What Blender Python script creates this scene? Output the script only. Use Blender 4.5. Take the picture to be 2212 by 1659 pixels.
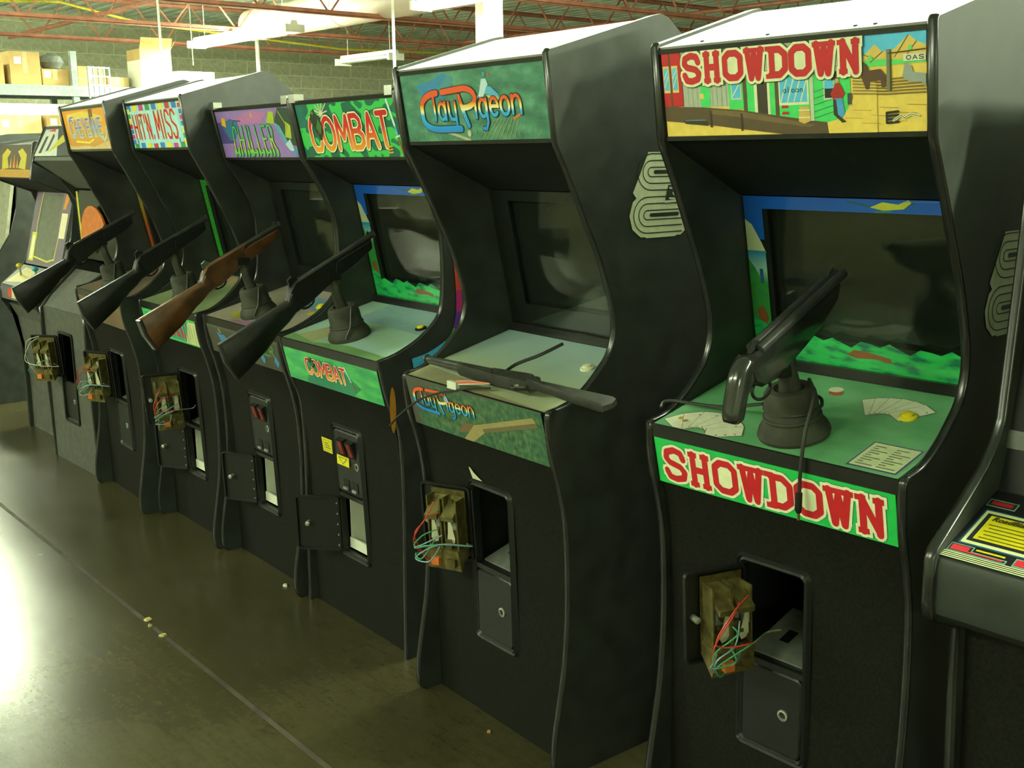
import bpy, bmesh, math, random
from mathutils import Vector, Matrix
random.seed(7)
for o in list(bpy.data.objects): bpy.data.objects.remove(o, do_unlink=True)
SC = bpy.context.scene
COL = SC.collection
# ---------------------------------------------------------------- camera, world, exposure
cam = bpy.data.cameras.new('camera'); co = bpy.data.objects.new('camera', cam); COL.objects.link(co)
cam.sensor_width = 36.0; cam.lens = 36.0 * 2380.2 / 2212.0; cam.clip_start = 0.05; cam.clip_end = 100
R_ = Vector((0.66090845, 0.75038498, -0.01106366)); U_ = Vector((-0.14871874, 0.14540693, 0.97813065)); F_ = Vector((-0.73558327, 0.64480944, -0.20769698))
M = Matrix((R_, U_, -F_)).transposed().to_4x4(); M.translation = Vector((1.61745, -1.81807, 1.55826)); co.matrix_world = M
SC.camera = co
w = bpy.data.worlds.new('world'); SC.world = w; w.use_nodes = True
w.node_tree.nodes['Background'].inputs[0].default_value = (0.75, 0.9, 0.6, 1); w.node_tree.nodes['Background'].inputs[1].default_value = 0.02
SC.view_settings.view_transform = 'Standard'; SC.view_settings.look = 'None'; SC.view_settings.gamma = 1.0
SC.view_settings.use_curve_mapping = False; SC.view_settings.exposure = 1.1
LAMP_COLOR = (0.90, 1.0, 0.69)
# (x, y, power): ceiling fluorescents, all hang at z = 2.9 along x
LAMPS = [(-10.9, 4.9, 420), (-6.1, 4.9, 240), (-0.9, 4.9, 120), (4.3, 4.9, 200),
         (-13.6, 0.4, 40), (-9.5, 0.9, 60), (-4.2, 1.15, 40), (-0.3, 1.15, 40), (3.6, 0.6, 120),
         (-9.5, -4.3, 60), (-5.3, -4.3, 60), (-1.1, -4.3, 30), (5.6, -5.4, 30)]

# ---------------------------------------------------------------- helpers
MATS = {}
def mat(name, col, rough=0.6, metal=0.0, spec=0.5, var=0.12, scale=30, bump=0.0, emit=0, trans=0, col2=None, stretch=None, rv=0.0):
    if name in MATS: return MATS[name]
    m = bpy.data.materials.new(name); m.use_nodes = True; nt = m.node_tree; b = nt.nodes['Principled BSDF']
    b.inputs['Roughness'].default_value = rough; b.inputs['Metallic'].default_value = metal
    b.inputs['Specular IOR Level'].default_value = spec
    if trans: b.inputs['Transmission Weight'].default_value = trans
    tc = nt.nodes.new('ShaderNodeTexCoord'); mp = nt.nodes.new('ShaderNodeMapping'); nz = nt.nodes.new('ShaderNodeTexNoise')
    nt.links.new(tc.outputs['Object'], mp.inputs[0]); nt.links.new(mp.outputs[0], nz.inputs['Vector'])
    if stretch: mp.inputs['Scale'].default_value = stretch
    nz.inputs['Scale'].default_value = scale; nz.inputs['Detail'].default_value = 5
    cr = nt.nodes.new('ShaderNodeValToRGB'); nt.links.new(nz.outputs['Fac'], cr.inputs[0])
    c2 = col2 or [min(1, c * (1 + var)) for c in col]
    c1 = col if col2 else [c * (1 - var) for c in col]
    cr.color_ramp.elements[0].color = (*c1, 1); cr.color_ramp.elements[1].color = (*c2, 1)
    cr.color_ramp.elements[0].position = 0.35; cr.color_ramp.elements[1].position = 0.65
    nt.links.new(cr.outputs[0], b.inputs['Base Color'])
    if rv:
        mr = nt.nodes.new('ShaderNodeMapRange'); mr.inputs[3].default_value = rough - rv; mr.inputs[4].default_value = rough + rv
        nt.links.new(nz.outputs['Fac'], mr.inputs[0]); nt.links.new(mr.outputs[0], b.inputs['Roughness'])
    if bump:
        bp = nt.nodes.new('ShaderNodeBump'); bp.inputs['Strength'].default_value = bump; bp.inputs['Distance'].default_value = 0.002
        nt.links.new(nz.outputs['Fac'], bp.inputs['Height']); nt.links.new(bp.outputs[0], b.inputs['Normal'])
    if emit:
        b.inputs['Emission Color'].default_value = (*col, 1); b.inputs['Emission Strength'].default_value = emit
    MATS[name] = m; return m
def printmat(name, stops, axis='v', lo=0, hi=1, noise=None, rough=0.35):
    """flat print: a ramp over the print's own uv, or (noise) a blotchy pattern in uv"""
    if name in MATS: return MATS[name]
    m = bpy.data.materials.new(name); m.use_nodes = True; nt = m.node_tree; b = nt.nodes['Principled BSDF']
    b.inputs['Roughness'].default_value = rough
    uv = nt.nodes.new('ShaderNodeUVMap'); cr = nt.nodes.new('ShaderNodeValToRGB')
    if noise:
        mp = nt.nodes.new('ShaderNodeMapping'); mp.inputs['Scale'].default_value = noise[1]
        nz = nt.nodes.new('ShaderNodeTexNoise'); nz.inputs['Scale'].default_value = noise[0]; nz.inputs['Detail'].default_value = noise[2]
        nt.links.new(uv.outputs[0], mp.inputs[0]); nt.links.new(mp.outputs[0], nz.inputs['Vector']); nt.links.new(nz.outputs['Fac'], cr.inputs[0])
    else:
        sx = nt.nodes.new('ShaderNodeSeparateXYZ'); mr = nt.nodes.new('ShaderNodeMapRange')
        nt.links.new(uv.outputs[0], sx.inputs[0]); nt.links.new(sx.outputs[1 if axis == 'v' else 0], mr.inputs[0])
        mr.inputs[1].default_value = lo; mr.inputs[2].default_value = hi; nt.links.new(mr.outputs[0], cr.inputs[0])
    el = cr.color_ramp.elements
    while len(el) < len(stops): el.new(0.5)
    for e, (p, c) in zip(el, stops): e.position = p; e.color = (*c, 1)
    if noise and len(noise) > 3: cr.color_ramp.interpolation = 'CONSTANT'
    nt.links.new(cr.outputs[0], b.inputs['Base Color']); MATS[name] = m; return m
def S(r, g, b):      # sRGB 0-255 -> linear
    return tuple(((c / 255 + 0.055) / 1.055) ** 2.4 if c > 10 else c / 255 / 12.92 for c in (r, g, b))
def flat(r, g, b, rough=0.4): return mat('print_%d_%d_%d' % (r, g, b), S(r, g, b), rough, var=0.06, scale=60)

def tag(o, label=None, cat=None, group=None, kind=None):
    if label: o['label'] = label
    if cat: o['category'] = cat
    if group: o['group'] = group
    if kind: o['kind'] = kind
    return o
def thing(name, loc, label, cat, rz=0, group=None):
    o = bpy.data.objects.new(name, None); COL.objects.link(o); o.empty_display_size = 0.1
    o.location = loc; o.rotation_euler = (0, 0, rz); return tag(o, label, cat, group)
def link(name, me, parent=None, loc=None):
    o = bpy.data.objects.new(name, me); COL.objects.link(o)
    if parent: o.parent = parent
    if loc: o.location = loc
    return o
class MB:
    def __init__(s, xf=None): s.v = []; s.f = []; s.m = []; s.uv = {}; s.xf = xf; s.mi = 0
    def P(s, p):
        p = s.xf(p) if s.xf else p
        s.v.append(tuple(p)); return len(s.v) - 1
    def face(s, ids): s.f.append(tuple(ids)); s.m.append(s.mi)
    def box(s, a, b):
        x0, y0, z0 = a; x1, y1, z1 = b
        i = [s.P(p) for p in ((x0,y0,z0),(x1,y0,z0),(x1,y1,z0),(x0,y1,z0),(x0,y0,z1),(x1,y0,z1),(x1,y1,z1),(x0,y1,z1))]
        for q in ((0,3,2,1),(4,5,6,7),(0,1,5,4),(1,2,6,5),(2,3,7,6),(3,0,4,7)): s.face([i[k] for k in q])
        return s
    def hexa(s, pts):   # 8 points, bottom ring then top ring
        i = [s.P(p) for p in pts]
        for q in ((0,3,2,1),(4,5,6,7),(0,1,5,4),(1,2,6,5),(2,3,7,6),(3,0,4,7)): s.face([i[k] for k in q])
        return s
    def layers(s, rings, close=True, caps=True):
        ids = [[s.P(p) for p in r] for r in rings]; n = len(ids[0])
        for a, b in zip(ids, ids[1:]):
            for k in range(n if close else n - 1): s.face((a[k], a[(k+1) % n], b[(k+1) % n], b[k]))
        if caps: s.face(ids[0][::-1]); s.face(ids[-1])
        return s
    def prism(s, poly, f, t0, t1):     # f(p2, t) -> 3d
        return s.layers([[f(p, t0) for p in poly], [f(p, t1) for p in poly]])
    def pillow(s, poly, f, t, d=0.006):
        inn = offset(poly, d)
        return s.layers([[f(p, -t) for p in inn], [f(p, -t * .55) for p in poly], [f(p, t * .55) for p in poly], [f(p, t) for p in inn]])
    def tube(s, path, r, n=8, caps=True):
        path = [Vector(p) for p in path]; rings = []; prev = None
        for i, p in enumerate(path):
            d = (path[min(i+1, len(path)-1)] - path[max(i-1, 0)]).normalized()
            if prev is None: a = d.orthogonal().normalized()
            else: a = (prev - d * prev.dot(d)).normalized()
            prev = a; b = d.cross(a); rr = r[i] if isinstance(r, (list, tuple)) else r
            rings.append([p + a * rr * math.cos(2*math.pi*k/n) + b * rr * math.sin(2*math.pi*k/n) for k in range(n)])
        return s.layers(rings, caps=caps)
    def lathe(s, prof, base, axis=(0,0,1), n=28):
        ax = Vector(axis).normalized(); a = ax.orthogonal().normalized(); b = ax.cross(a); base = Vector(base)
        return s.layers([[base + ax*h + (a*math.cos(2*math.pi*k/n) + b*math.sin(2*math.pi*k/n))*r for k in range(n)] for r, h in prof])
    def build(s, name, mats, parent=None, smooth=0.6):
        me = bpy.data.meshes.new(name); me.from_pydata(s.v, [], s.f)
        for m in (mats if isinstance(mats, (list, tuple)) else [mats]): me.materials.append(m)
        me.polygons.foreach_set('material_index', s.m)
        bm = bmesh.new(); bm.from_mesh(me); bmesh.ops.recalc_face_normals(bm, faces=bm.faces); bm.to_mesh(me); bm.free()
        if smooth:
            me.polygons.foreach_set('use_smooth', [True] * len(me.polygons)); me.set_sharp_from_angle(angle=smooth)
        me.update(); return link(name, me, parent)
def offset(poly, d):
    n = len(poly); out = []
    area = sum(poly[i][0]*poly[(i+1) % n][1] - poly[(i+1) % n][0]*poly[i][1] for i in range(n)); sg = 1 if area > 0 else -1
    for i in range(n):
        p0 = Vector(poly[i-1]); p = Vector(poly[i]); p1 = Vector(poly[(i+1) % n])
        a = (p - p0).normalized(); b = (p1 - p).normalized(); t = (a + b)
        t = t.normalized() if t.length > 1e-6 else a
        nn = Vector((-t.y, t.x)) * sg; out.append(tuple(p + nn * d))
    return out
def spline(pts, k=5):
    out = []; n = len(pts)
    for i in range(n - 1):
        p = [Vector(pts[max(0, min(n-1, j))]) for j in (i-1, i, i+1, i+2)]
        for q in range(k):
            t = q / k
            out.append(tuple(0.5*((2*p[1]) + (p[2]-p[0])*t + (2*p[0]-5*p[1]+4*p[2]-p[3])*t*t + (-p[0]+3*p[1]-3*p[2]+p[3])*t**3)))
    out.append(tuple(pts[-1])); return out
def interp(tab, x):   # tab sorted by first
    if x <= tab[0][0]: return tab[0][1]
    for a, b in zip(tab, tab[1:]):
        if x <= b[0]: return a[1] + (b[1]-a[1]) * (x-a[0]) / (b[0]-a[0])
    return tab[-1][1]
def rrect(x0, z0, x1, z1, r, n=5):
    out = []
    for cx, cz, a0 in ((x1-r, z1-r, 0), (x0+r, z1-r, 90), (x0+r, z0+r, 180), (x1-r, z0+r, 270)):
        for k in range(n + 1):
            a = math.radians(a0 + 90*k/n); out.append((cx + r*math.cos(a), cz + r*math.sin(a)))
    return out

# flat print laid on a panel: polygons and strokes in the panel's own metres (u right, v up), stacked in thin layers
class Art:
    def __init__(s, O, U, V, size=None):
        s.O = Vector(O); s.U = Vector(U).normalized(); s.V = Vector(V).normalized(); s.N = s.U.cross(s.V).normalized()
        s.v = []; s.f = []; s.m = []; s.uvs = []; s.mats = []; s.k = 0; s.W, s.H = size or (Vector(U).length, Vector(V).length)
        s.clip = True
    def mi(s, c):
        m = flat(*c) if isinstance(c, tuple) else c
        if m not in s.mats: s.mats.append(m)
        return s.mats.index(m)
    def poly(s, c, pts, L=0, norm=True):
        if norm: pts = [(a * s.W, b * s.H) for a, b in pts]
        if s.clip: pts = clip(pts, s.W, s.H)
        if len(pts) < 3: return
        s.k += 1; z = 0.0006 + 0.00035 * L + 0.0000008 * s.k
        ar = sum(pts[i][0]*pts[(i+1) % len(pts)][1] - pts[(i+1) % len(pts)][0]*pts[i][1] for i in range(len(pts)))
        if ar < 0: pts = pts[::-1]
        b = len(s.v)
        for a, q in pts: s.v.append(tuple(s.O + s.U*a + s.V*q + s.N*z)); s.uvs.append((a / s.W, q / s.H))
        s.f.append(tuple(range(b, b + len(pts)))); s.m.append(s.mi(c))
    def rect(s, c, u0, v0, u1, v1, L=0, norm=True): s.poly(c, [(u0, v0), (u1, v0), (u1, v1), (u0, v1)], L, norm)
    def disc(s, c, u, v, r, L=0, n=16, norm=True, sq=1):
        if norm: u *= s.W; v *= s.H
        s.poly(c, [(u + r*math.cos(2*math.pi*k/n), v + r*sq*math.sin(2*math.pi*k/n)) for k in range(n)], L, False)
    def stroke(s, c, pts, w, L=0, norm=True, rnd=True, ext=0):
        if norm: pts = [(a * s.W, b * s.H) for a, b in pts]
        pts = [Vector(p) for p in pts]
        for i, (a, b) in enumerate(zip(pts, pts[1:])):
            d = b - a
            if d.length < 1e-7: continue
            d.normalize(); n = Vector((-d.y, d.x)) * w / 2
            a2 = a - d * ext if i == 0 else a; b2 = b + d * ext if i == len(pts) - 2 else b
            s.poly(c, [a2 - n, b2 - n, b2 + n, a2 + n], L, False)
        J = pts if rnd else pts[1:-1]
        for p in J: s.disc(c, p.x, p.y, w / 2, L, 10, False)
    def build(s, name, parent):
        me = bpy.data.meshes.new(name); me.from_pydata(s.v, [], s.f)
        for m in s.mats: me.materials.append(m)
        me.polygons.foreach_set('material_index', s.m)
        uv = me.uv_layers.new(name='UVMap'); li = 0
        for p in me.polygons:
            for l in p.loop_indices: uv.data[l].uv = s.uvs[me.loops[l].vertex_index]
        me.update(); return link(name, me, parent)
def clip(pts, W, H):
    pts = [tuple(p) for p in pts]
    for ax, val, sg in ((0, 0, 1), (0, W, -1), (1, 0, 1), (1, H, -1)):
        out = []
        for i in range(len(pts)):
            a, b = pts[i-1], pts[i]; da = (a[ax]-val)*sg; db = (b[ax]-val)*sg
            if da >= 0 and db >= 0: out.append(b)
            elif da >= 0 or db >= 0:
                t = da / (da - db); q = (a[0]+(b[0]-a[0])*t, a[1]+(b[1]-a[1])*t); out.append(q)
                if db >= 0: out.append(b)
        pts = out
        if len(pts) < 3: return []
    return pts
def arc(cx, cy, rx, ry, a0, a1, n=8):
    return [(cx + rx*math.cos(math.radians(a0+(a1-a0)*k/n)), cy + ry*math.sin(math.radians(a0+(a1-a0)*k/n))) for k in range(n+1)]
# plain stroke letters on a 0..1 cell
GL = {
 'A': [[(0,0),(.5,1),(1,0)],[(.2,.35),(.8,.35)]], 'B': [[(0,0),(0,1),(.6,1),(.9,.85),(.9,.65),(.6,.52),(0,.52)],[(.6,.52),(1,.38),(1,.15),(.65,0),(0,0)]],
 'C': [[(1,.8),(.8,1),(.25,1),(0,.75),(0,.25),(.25,0),(.8,0),(1,.2)]], 'D': [[(0,0),(0,1),(.6,1),(1,.7),(1,.3),(.6,0),(0,0)]],
 'E': [[(1,1),(0,1),(0,0),(1,0)],[(0,.52),(.8,.52)]], 'H': [[(0,0),(0,1)],[(1,0),(1,1)],[(0,.5),(1,.5)]], 'I': [[(.5,0),(.5,1)]],
 'L': [[(0,1),(0,0),(1,0)]], 'M': [[(0,0),(.08,1),(.5,.3),(.92,1),(1,0)]], 'N': [[(0,0),(0,1),(1,0),(1,1)]], 'O': [arc(.5,.5,.5,.5,0,360,14)],
 'R': [[(0,0),(0,1),(.7,1),(1,.8),(.7,.5),(0,.5)],[(.5,.5),(1,0)]], 'S': [[(1,.85),(.7,1),(.25,1),(0,.8),(.1,.6),(.9,.42),(1,.2),(.75,0),(.25,0),(0,.15)]],
 'T': [[(0,1),(1,1)],[(.5,1),(.5,0)]], 'Y': [[(0,1),(.5,.5),(1,1)],[(.5,.5),(.5,0)]], "'": [[(.5,1),(.4,.7)]],
 'l': [[(.3,0),(.3,1)]], 'i': [[(.4,0),(.4,.6)]], 'a': [arc(.45,.3,.4,.3,0,360,12), [(.85,.62),(.85,0)]], 'o': [arc(.5,.3,.45,.3,0,360,12)],
 'e': [[(.08,.32),(.92,.32)], arc(.5,.3,.42,.3,0,315,12)], 'n': [[(.1,0),(.1,.6)], [(.1,.35)] + arc(.5,.32,.4,.28,150,0,6) + [(.9,0)]],
 'g': [arc(.45,.3,.4,.3,0,360,12), [(.85,.6),(.85,-.2),(.6,-.42),(.25,-.4)]], 'y': [[(.1,.6),(.1,.2),(.3,0),(.7,0)], [(.85,.6),(.85,-.4)]],
 'x': [[(0,0),(.8,.6)],[(0,.6),(.8,0)]], 'd': [arc(.45,.3,.4,.3,0,360,12), [(.85,1),(.85,0)]],
}
def word(art, c, txt, u, v, cw, ch, gap, wd, L, widths=None, slant=0, rise=0, norm=True, rnd=True):
    for i, t in enumerate(txt):
        W = cw * (widths[i] if widths else 1)
        for st in GL.get(t, []):
            art.stroke(c, [(u + p[0]*W + slant*p[1]*ch, v + p[1]*ch + rise*(u + p[0]*W)) for p in st], wd, L, norm, rnd)
        u += W + gap
# slab letters for the western sign: bars and serifs
def slab(art, txt, u, v, cw, ch, gap, wd, cols, vv=None, L0=0):
    sg = {'H': [[(.22,0),(.22,1)],[(.78,0),(.78,1)],[(.22,.5),(.78,.5)],'s.22,0','s.78,0','s.22,1','s.78,1'],
     'O': [[(.3,.06),(.7,.06),(.93,.22),(.93,.78),(.7,.94),(.3,.94),(.07,.78),(.07,.22),(.3,.06)]],
     'W': [[(.14,1),(.32,0)],[(.32,0),(.5,.85)],[(.5,.85),(.68,0)],[(.68,0),(.86,1)],'s.14,1','s.86,1','s.5,1'],
     'D': [[(.18,.06),(.65,.06),(.93,.25),(.93,.75),(.65,.94),(.18,.94)],[(.25,.06),(.25,.94)],'s.12,0','s.12,1'],
     'N': [[(.22,0),(.22,1)],[(.8,0),(.8,1)],[(.22,.95),(.8,.05)],'s.22,0','s.15,1','s.8,1'],
     'S': [[(.9,.72),(.8,.92),(.5,.98),(.15,.88),(.1,.68),(.25,.55),(.75,.45),(.92,.3),(.85,.1),(.5,.02),(.2,.06),(.08,.26)],'t.9,.78','t.08,.22']}
    x = u
    for t in txt:
        art.rect(cols[-2][0], x + .06*cw, v + .02*ch, x + .94*cw, v + .98*ch, len(cols) - 1 + L0 + .3, False); x += cw + gap
    for L, (c, e) in enumerate(cols):
        x = u
        for i, t in enumerate(txt):
            y0 = v + (vv[i] if vv else 0)
            for st in sg[t]:
                if isinstance(st, str):
                    a, b = [float(q) for q in st[1:].split(',')]
                    hw = .2 if st[0] == 's' else .1; sgn = 1 if b > .5 else -1
                    X = x + a*cw; Y = y0 + b*ch; hh = .085*ch
                    Yc = Y - sgn*hh*.2
                    art.rect(c, X - hw*cw - e, Yc - hh - e, X + hw*cw + e, Yc + hh + e, L + 1 + L0, False)
                else:
                    art.stroke(c, [(x + p[0]*cw, y0 + p[1]*ch) for p in st], wd + 2*e, L + 1 + L0, False, True)
            x += cw + gap
# ---------------------------------------------------------------- materials
BLACK = mat('black_laminate', (0.024, 0.028, 0.0235), 0.48, spec=0.45, var=0.25, scale=14, rv=0.08)
BLACKM = mat('black_matte_board', (0.006, 0.007, 0.006), 0.6, spec=0.35, var=0.3, scale=25)
PANEL = mat('textured_black_vinyl', (0.0105, 0.0105, 0.0082), 0.6, spec=0.08, var=0.25, scale=160, bump=0.25)
TRIM = mat('black_plastic_edge_trim', (0.012, 0.013, 0.012), 0.24, spec=0.55, var=0.2)
WHITETOP = mat('white_board', (0.72, 0.74, 0.66), 0.5, var=0.08, scale=6)  # plain white base colour for the sloping cabinet tops
DOORM = mat('black_powder_coat', (0.010, 0.011, 0.010), 0.36, spec=0.4, var=0.2, scale=200, bump=0.3)
BRASS = mat('dull_brass', (0.17, 0.145, 0.05), 0.42, metal=0.55, var=0.35, scale=40)
BRASSD = mat('dark_brass', (0.10, 0.08, 0.025), 0.45, metal=0.5, var=0.4, scale=50)
IVORY = mat('ivory_plastic', (0.5, 0.48, 0.33), 0.45, var=0.08)
STEEL = mat('grey_steel', (0.33, 0.35, 0.31), 0.4, metal=0.5, var=0.15)
CHROME = mat('chrome', (0.75, 0.77, 0.72), 0.18, metal=1.0, var=0.05)
WHITEP = mat('white_plastic', (0.6, 0.62, 0.5), 0.45, var=0.08, scale=12)
GUNBLK = mat('black_gun_plastic', (0.009, 0.010, 0.009), 0.42, spec=0.35, var=0.25, scale=50)
GUNBLUE = mat('gun_barrel_metal', (0.05, 0.052, 0.048), 0.3, metal=0.4, var=0.2)
WOOD = mat('brown_stock_wood', (0.085, 0.036, 0.012), 0.35, var=0.45, scale=18, stretch=(6, 1, 1))
RUBBER = mat('dusty_rubber', (0.045, 0.047, 0.034), 0.75, spec=0.3, var=0.35, scale=20)
REDW = mat('red_wire', (0.5, 0.05, 0.03), 0.4); GREENW = mat('green_wire', (0.06, 0.3, 0.14), 0.4); BLUEW = mat('pale_blue_wire', (0.2, 0.35, 0.4), 0.4)
WHITEW = mat('white_wire', (0.55, 0.55, 0.45), 0.4); BLACKW = mat('black_cable', (0.02, 0.02, 0.018), 0.45)
ORANGEP = mat('orange_plastic', (0.6, 0.16, 0.03), 0.4)
YELLOWB = mat('yellow_plastic_button', (0.75, 0.62, 0.02), 0.35)
CREAMB = mat('cream_plastic_button', (0.7, 0.68, 0.45), 0.35)
RED_LENS = mat('red_coin_lens', (0.22, 0.03, 0.02), 0.3, var=0.3)
CRT = mat('dark_picture_tube', (0.013, 0.015, 0.013), 0.10, spec=0.6, var=0.1)
GLASS = bpy.data.materials.new('clear_tinted_glass'); GLASS.use_nodes = True; _n = GLASS.node_tree; _n.nodes.clear()
_o = _n.nodes.new('ShaderNodeOutputMaterial'); _m = _n.nodes.new('ShaderNodeMixShader'); _t = _n.nodes.new('ShaderNodeBsdfTransparent'); _g = _n.nodes.new('ShaderNodeBsdfGlossy'); _f = _n.nodes.new('ShaderNodeLayerWeight'); _p = _n.nodes.new('ShaderNodeMath'); _q = _n.nodes.new('ShaderNodeMath')
_t.inputs[0].default_value = (0.93, 0.96, 0.92, 1); _g.inputs['Roughness'].default_value = 0.02; _f.inputs[0].default_value = 0.5; _p.operation = 'POWER'; _p.inputs[1].default_value = 4.0; _q.operation = 'MULTIPLY_ADD'; _q.inputs[1].default_value = 0.8; _q.inputs[2].default_value = 0.03
_n.links.new(_f.outputs['Facing'], _p.inputs[0]); _n.links.new(_p.outputs[0], _q.inputs[0]); _n.links.new(_q.outputs[0], _m.inputs[0]); _n.links.new(_t.outputs[0], _m.inputs[1]); _n.links.new(_g.outputs[0], _m.inputs[2]); _n.links.new(_m.outputs[0], _o.inputs[0])
PRIMER = mat('red_primer_steel', (0.44, 0.17, 0.11), 0.65, var=0.2, scale=8)
DECK = mat('galvanised_deck', (0.52, 0.6, 0.52), 0.5, metal=0.1, var=0.18, scale=3)
BLOCK = mat('painted_block', (0.46, 0.48, 0.335), 0.85, var=0.12, scale=18, bump=0.5)
MORTAR = mat('pale_mortar', (0.82, 0.84, 0.66), 0.9, var=0.12)
CARD = mat('cardboard', (0.52, 0.36, 0.14), 0.85, var=0.1, scale=6)
CARD2 = mat('pale_cardboard', (0.6, 0.46, 0.22), 0.85, var=0.1, scale=6)
TAPE = mat('packing_tape', (0.6, 0.46, 0.24), 0.4); PAPER = mat('white_paper', (0.8, 0.8, 0.74), 0.7)
RACKM = mat('grey_blue_rack_steel', (0.3, 0.36, 0.36), 0.5, var=0.12)
WHITEBOX = mat('white_carton', (0.8, 0.8, 0.7), 0.7, var=0.05)
FIXT = mat('white_enamel', (0.75, 0.77, 0.7), 0.4, var=0.04)
GLARE_ON = mat('lit_glare_shell', LAMP_COLOR, 0.4, var=0.0, emit=42)
TUBE_OFF = mat('unlit_fluorescent_tube', (0.7, 0.72, 0.66), 0.3, var=0.03)
DUCTM = mat('painted_duct_metal', (0.62, 0.5, 0.42), 0.5, var=0.06, scale=4)

# ---------------------------------------------------------------- room shell
X0, X1, Y0, Y1, ZC = -15.5, 8.0, -8.0, 14.0, 3.62
fm = bpy.data.materials.new('worn_concrete'); fm.use_nodes = True
nt = fm.node_tree; b = nt.nodes['Principled BSDF']; tc = nt.nodes.new('ShaderNodeTexCoord')
def nz(scale, det, rough=0.6, st=(1, 1, 1)):
    mp = nt.nodes.new('ShaderNodeMapping'); mp.inputs['Scale'].default_value = st; nt.links.new(tc.outputs['Object'], mp.inputs[0])
    n = nt.nodes.new('ShaderNodeTexNoise'); n.inputs['Scale'].default_value = scale; n.inputs['Detail'].default_value = det; n.inputs['Roughness'].default_value = rough
    nt.links.new(mp.outputs[0], n.inputs['Vector']); return n
def ramp(src, stops):
    r = nt.nodes.new('ShaderNodeValToRGB'); nt.links.new(src.outputs['Fac'], r.inputs[0])
    while len(r.color_ramp.elements) < len(stops): r.color_ramp.elements.new(0.5)
    for e, (p, c) in zip(r.color_ramp.elements, stops): e.position = p; e.color = (*c, 1)
    return r
def mixc(a, b_, kind, f):
    m = nt.nodes.new('ShaderNodeMix'); m.data_type = 'RGBA'; m.blend_type = kind; m.inputs[0].default_value = f
    nt.links.new(a.outputs[2] if a.bl_idname == 'ShaderNodeMix' else a.outputs[0], m.inputs[6]); nt.links.new(b_.outputs[0], m.inputs[7]); return m
base = ramp(nz(1.1, 6), [(0.3, (0.038, 0.033, 0.0135)), (0.7, (0.068, 0.060, 0.028))])
fine = ramp(nz(40, 6, 0.7), [(0.3, (0.75, 0.75, 0.75)), (0.7, (1.1, 1.1, 1.1))])
stain = ramp(nz(2.6, 8, 0.7), [(0.33, (0.5, 0.5, 0.45)), (0.45, (1, 1, 1))])
scr = ramp(nz(3, 8, 0.75, (1, 14, 1)), [(0.40, (0.8, 0.8, 0.78)), (0.5, (1, 1, 1)), (0.62, (1.1, 1.1, 1.1))])
m1 = mixc(base, fine, 'MULTIPLY', 0.8); m2 = mixc(m1, stain, 'MULTIPLY', 0.55); m3 = mixc(m2, scr, 'MULTIPLY', 0.6)
nt.links.new(m3.outputs[2], b.inputs['Base Color'])
rr = nt.nodes.new('ShaderNodeMapRange'); rn = nz(1.7, 6); nt.links.new(rn.outputs['Fac'], rr.inputs[0]); rr.inputs[3].default_value = 0.16; rr.inputs[4].default_value = 0.34
nt.links.new(rr.outputs[0], b.inputs['Roughness']); b.inputs['Specular IOR Level'].default_value = 0.38
bp = nt.nodes.new('ShaderNodeBump'); bp.inputs['Strength'].default_value = 0.18; bp.inputs['Distance'].default_value = 0.003
nt.links.new(nz(9, 7, 0.7).outputs['Fac'], bp.inputs['Height']); nt.links.new(bp.outputs[0], b.inputs['Normal'])
fl = MB().box((X0, Y0, -0.1), (X1, Y1, 0.0)).build('floor', fm, smooth=0); tag(fl, 'worn brownish concrete floor with stains and scratches', 'floor', kind='structure')
JM = mat('purple_brown_joint_paint', (0.028, 0.016, 0.016), 0.7, col2=(0.07, 0.06, 0.035), scale=9)
mb = MB(); pts = [(-15.4 + i*0.35, -0.405 - 0.0265*((-15.4 + i*0.35) + 3.55)) for i in range(66)]
for a, c in zip(pts, pts[1:]):
    if c[0] > 7.9: break
    q = [mb.P((a[0], a[1]-.008, .0008)), mb.P((c[0], c[1]-.008, .0008)), mb.P((c[0], c[1]+.008, .0008)), mb.P((a[0], a[1]+.008, .0008))]; mb.face(q)
mb.build('control_joint', JM, fl, smooth=0)
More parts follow.
